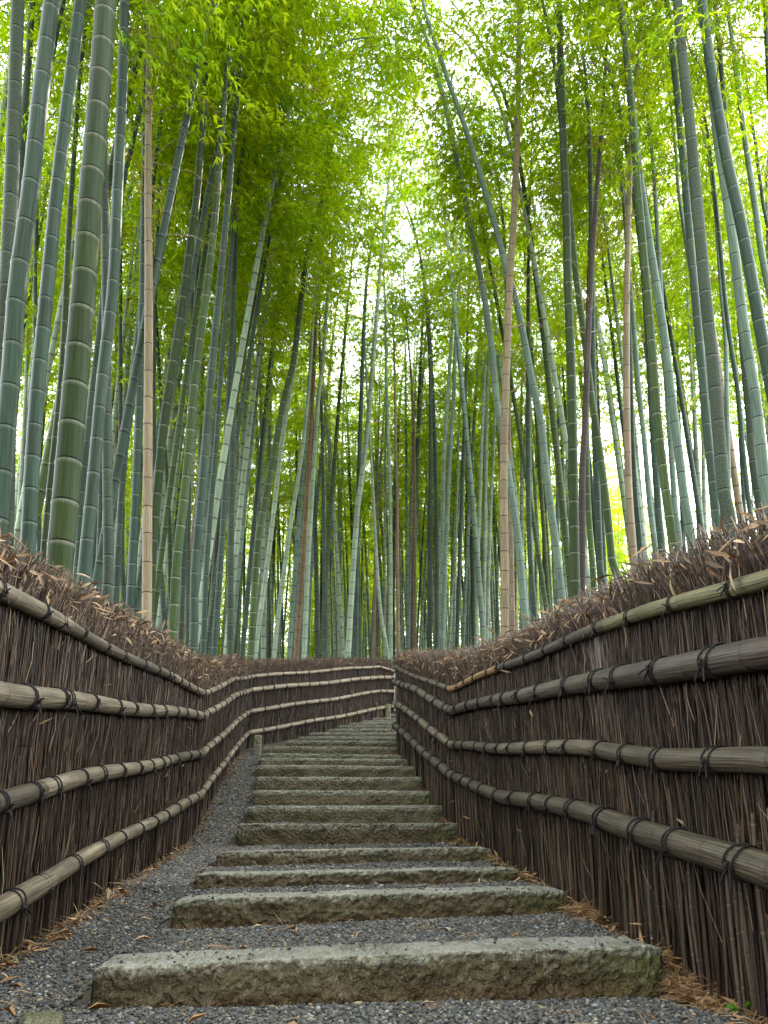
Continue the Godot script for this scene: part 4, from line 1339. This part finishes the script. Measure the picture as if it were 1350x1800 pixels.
func short_post(called_label: String, at: Vector3, w: float, h: float, seed_: int) -> void:
	# a squared stone post with worn edges and a mossy head
	var fn := FastNoiseLite.new()
	fn.seed = seed_
	fn.frequency = 6.0
	var b := Builder.new()
	var o := base("stone_post", at)
	var rows := [[-0.15, 1.02], [0.0, 1.02], [h * 0.35, 1.0], [h * 0.7, 0.98], [h - 0.02, 0.96], [h, 0.86]]
	var st := SurfaceTool.new()
	st.begin(Mesh.PRIMITIVE_TRIANGLES)
	var sides := 16
	for r in rows:
		for j in sides:
			var a := TAU * (j + 0.5) / sides
			var c := Vector2(cos(a), sin(a))
			var q := c / pow(pow(absf(c.x), 6.0) + pow(absf(c.y), 6.0), 1.0 / 6.0)
			var p := Vector3(q.x * w * 0.5 * r[1], r[0], q.y * w * 0.5 * r[1])
			p += Vector3(q.x, 0, q.y) * 0.012 * fn.get_noise_3dv(p * 4.0)
			st.set_color(Color(0.22, 0.20, 0.15).lerp(Color(0.12, 0.14, 0.06), clampf(r[0] / h * 0.5 + fn.get_noise_3dv(p * 9.0), 0.0, 0.8)))
			st.add_vertex(p)
	st.set_color(Color(0.16, 0.17, 0.09))
	st.add_vertex(Vector3(0, h + 0.004, 0))
	for k in rows.size() - 1:
		for j in sides:
			var p := k * sides + j
			var q := k * sides + (j + 1) % sides
			st.add_index(p); st.add_index(p + sides); st.add_index(q + sides)
			st.add_index(p); st.add_index(q + sides); st.add_index(q)
	for j in sides:
		var last := (rows.size() - 1) * sides
		st.add_index(last + j); st.add_index(rows.size() * sides); st.add_index(last + (j + 1) % sides)
	st.generate_normals()
	var m := st.commit()
	m.surface_set_material(0, M.stone)
	put("shaft", m, o)
	tag(o, called_label, "post")


func rock(label: String, at: Vector3, size: Vector3, seed_: int, mossy: bool) -> void:
	var fn := FastNoiseLite.new()
	fn.seed = seed_
	fn.frequency = 1.0
	var st := SurfaceTool.new()
	st.begin(Mesh.PRIMITIVE_TRIANGLES)
	var rows := 18
	var sides := 30
	for k in rows + 1:
		for j in sides + 1:
			var lat := PI * k / rows
			var a := TAU * j / sides
			var d := Vector3(sin(lat) * cos(a), cos(lat), sin(lat) * sin(a))
			var q := d / pow(pow(absf(d.x), 3.5) + pow(absf(d.y), 3.5) + pow(absf(d.z), 3.5), 1.0 / 3.5)
			var p := q * (1.0 + 0.25 * fn.get_noise_3dv(d * 1.6) + 0.08 * fn.get_noise_3dv(d * 6.0)) * size * 0.5
			var green := clampf(d.y * 0.7 + fn.get_noise_3dv(d * 4.0) * 0.8, 0.0, 1.0)
			st.set_color(Color(0.16, 0.14, 0.11).lerp(Color(0.075, 0.085, 0.025), green * (0.9 if mossy else 0.25)))
			st.add_vertex(p)
	for k in rows:
		for j in sides:
			var i := k * (sides + 1) + j
			var e := i + sides + 1
			st.add_index(i); st.add_index(i + 1); st.add_index(e + 1)
			st.add_index(i); st.add_index(e + 1); st.add_index(e)
	st.generate_normals()
	var m := st.commit()
	m.surface_set_material(0, M.stone)
	var o := put("rock", m, self, at)
	o.rotation.y = seed_ * 0.7
	tag(o, label, "rock")


func litter() -> void:
	# dry bamboo sheaths, straw and leaves swept against the fence feet and the step ends
	var rng := RandomNumberGenerator.new()
	rng.seed = 31
	var b := Builder.new()
	var drop := func(x: float, z: float, lift: float) -> void:
		var y := path_height(x, z) + 0.006 + rng.randf() * lift
		var d := Vector3(rng.randf_range(-1, 1), rng.randf_range(-0.25, 0.35), rng.randf_range(-1, 1)).normalized()
		var long := rng.randf_range(0.03, 0.11)
		var c := Color(0.27, 0.155, 0.075) * rng.randf_range(0.45, 1.35)
		if rng.randf() < 0.2: c = Color(0.36, 0.27, 0.16) * rng.randf_range(0.7, 1.1)
		if rng.randf() < 0.3:
			b.leaf(Vector3(x, y, -z), d, UP + Vector3(rng.randf_range(-0.5, 0.5), 0, rng.randf_range(-0.5, 0.5)), long, long * 0.17, c, rng.randf_range(-0.1, 0.3))
		else:
			var a := Vector3(x, y, -z)
			b.tube(PackedVector3Array([a, a + d * long * 0.5 + UP * 0.006, a + d * long]), PackedFloat32Array([0.0012, 0.0014, 0.0007]), PackedColorArray([c, c, c]), 3, false)
	for k in 2600:
		var z := 2.0 + 9.5 * pow(rng.randf(), 1.6)
		var e := absf(rng.randfn(0.0, 0.05))
		if rng.randf() < 0.5:
			drop.call(fence_left_x(z) + 0.01 + e, z, 0.012)
		else:
			drop.call(fence_right_x(z) - 0.01 - e, z, 0.012)
	# the heap beside the right end of the first step, smaller ones by the next
	for k in 1900:
		var z := rng.randfn(2.93, 0.16)
		var x := rng.randf_range(1.0, fence_right_x(z) + 0.02)
		if z > 2.5 and z < 3.5:
			drop.call(x, z, 0.05 * maxf(0.0, 1.0 - absf(z - 2.95) / 0.35))
	for a in [[3.95, 0.92, 420], [5.0, 0.85, 160], [5.95, 0.82, 160], [7.35, 0.74, 260], [8.0, 0.66, 150]]:
		for k in a[2]:
			var z := rng.randfn(a[0], 0.10)
			drop.call(rng.randf_range(a[1] + 0.005, fence_right_x(z) + 0.01), z, 0.03)
	# thinly over the gravel
	for k in 520:
		var z := 2.1 + 7.0 * pow(rng.randf(), 1.5)
		var x := rng.randf_range(fence_left_x(z), fence_right_x(z))
		if not on_stone(x, z):
			drop.call(x, z, 0.008)
	for k in 260:
		var z := rng.randf_range(2.05, 2.7)
		drop.call(fence_left_x(z) + absf(rng.randfn(0.0, 0.12)), z, 0.02)
	var o := put("dry_litter", b.mesh(M.dry_leaf), self)
	tag(o, "rusty dry straw and leaves gathered along the fence feet", "leaf litter", "", "stuff")


func green_weed() -> void:
	var rng := RandomNumberGenerator.new()
	rng.seed = 6
	var o := base("weed_plant", Vector3(1.10, -0.585, -2.48))
	tag(o, "small green weed growing at the foot of the right fence", "plant")
	var st := Builder.new()
	for k in 5:
		var a := rng.randf() * TAU
		var e := Vector3(cos(a) * 0.04, rng.randf_range(0.03, 0.07), sin(a) * 0.04)
		st.rod(Vector3.ZERO, e, 0.0015, 0.001, Color(0.1, 0.16, 0.03), 3)
		for q in 2:
			var lf := Builder.new()
			lf.leaf(Vector3.ZERO, Vector3(cos(a + q), 0.2, sin(a + q)), UP, 0.035, 0.02, Color(0.08, 0.24, 0.03), 0.3)
			put("leaf", lf.mesh(M.leaf), o, e * (1.0 - 0.3 * q))
	put("stem", st.mesh(M.leaf), o)


# ---------------------------------------------------------------- the scene


func _ready() -> void:
	var cam := Camera3D.new()
	cam.name = "camera"
	add_child(cam)
	# a rising-front lens: looks up 11.3 degrees and is shifted up, as the even verticals of the photograph ask
	var near := 0.05
	cam.set_frustum(near * 1800.0 / 1350.0, Vector2(0.0, near * 280.0 / 1350.0), near, 900.0)
	cam.rotation.x = atan(0.2)
	cam.current = true
	var sky := ProceduralSkyMaterial.new()
	sky.sky_top_color = Color(0.93, 0.96, 1.0)
	sky.sky_horizon_color = Color(1.0, 0.99, 0.985)
	sky.sky_curve = 0.2
	sky.ground_bottom_color = Color(0.35, 0.36, 0.3)
	sky.ground_horizon_color = Color(0.7, 0.72, 0.66)
	sky.sky_energy_multiplier = 1.7
	sky.ground_energy_multiplier = 0.5
	var env := Environment.new()
	env.background_mode = Environment.BG_SKY
	env.sky = Sky.new()
	env.sky.sky_material = sky
	env.tonemap_mode = Environment.TONE_MAPPER_LINEAR
	env.tonemap_exposure = 3.4
	env.sdfgi_enabled = true
	env.ssao_enabled = true
	env.ssil_enabled = true
	var world := WorldEnvironment.new()
	world.name = "world_environment"
	world.environment = env
	add_child(world)
	var sun := DirectionalLight3D.new()
	sun.name = "sun"
	sun.light_color = Color(1.0, 0.96, 0.88)
	sun.light_energy = 1.6
	sun.light_angular_distance = 0.5
	sun.shadow_enabled = true
	sun.rotation = Vector3(deg_to_rad(-42), deg_to_rad(155), 0)
	add_child(sun)
	materials()
	make_sprays()
	lay_ground()
	stone_steps()
	gravel()
	fences()
	short_post("short square stone post left of the stairs where the fence bends", Vector3(-1.84, 0.97, -11.15), 0.12, 0.31, 5)
	short_post("small square stone post at the top of the stairs by the far corner", Vector3(0.08, 2.32, -16.75), 0.13, 0.29, 6)
	traced_bamboos(BAMBOOS)
	fill_grove()
	litter()
	rock("mossy rock half sunk in the gravel at the lower left", Vector3(-0.96, -0.575, -2.29), Vector3(0.15, 0.12, 0.12), 3, true)
	rock("flat grey stone in the gravel left of the first step", Vector3(-1.02, -0.565, -2.88), Vector3(0.08, 0.05, 0.06), 4, false)
	green_weed()
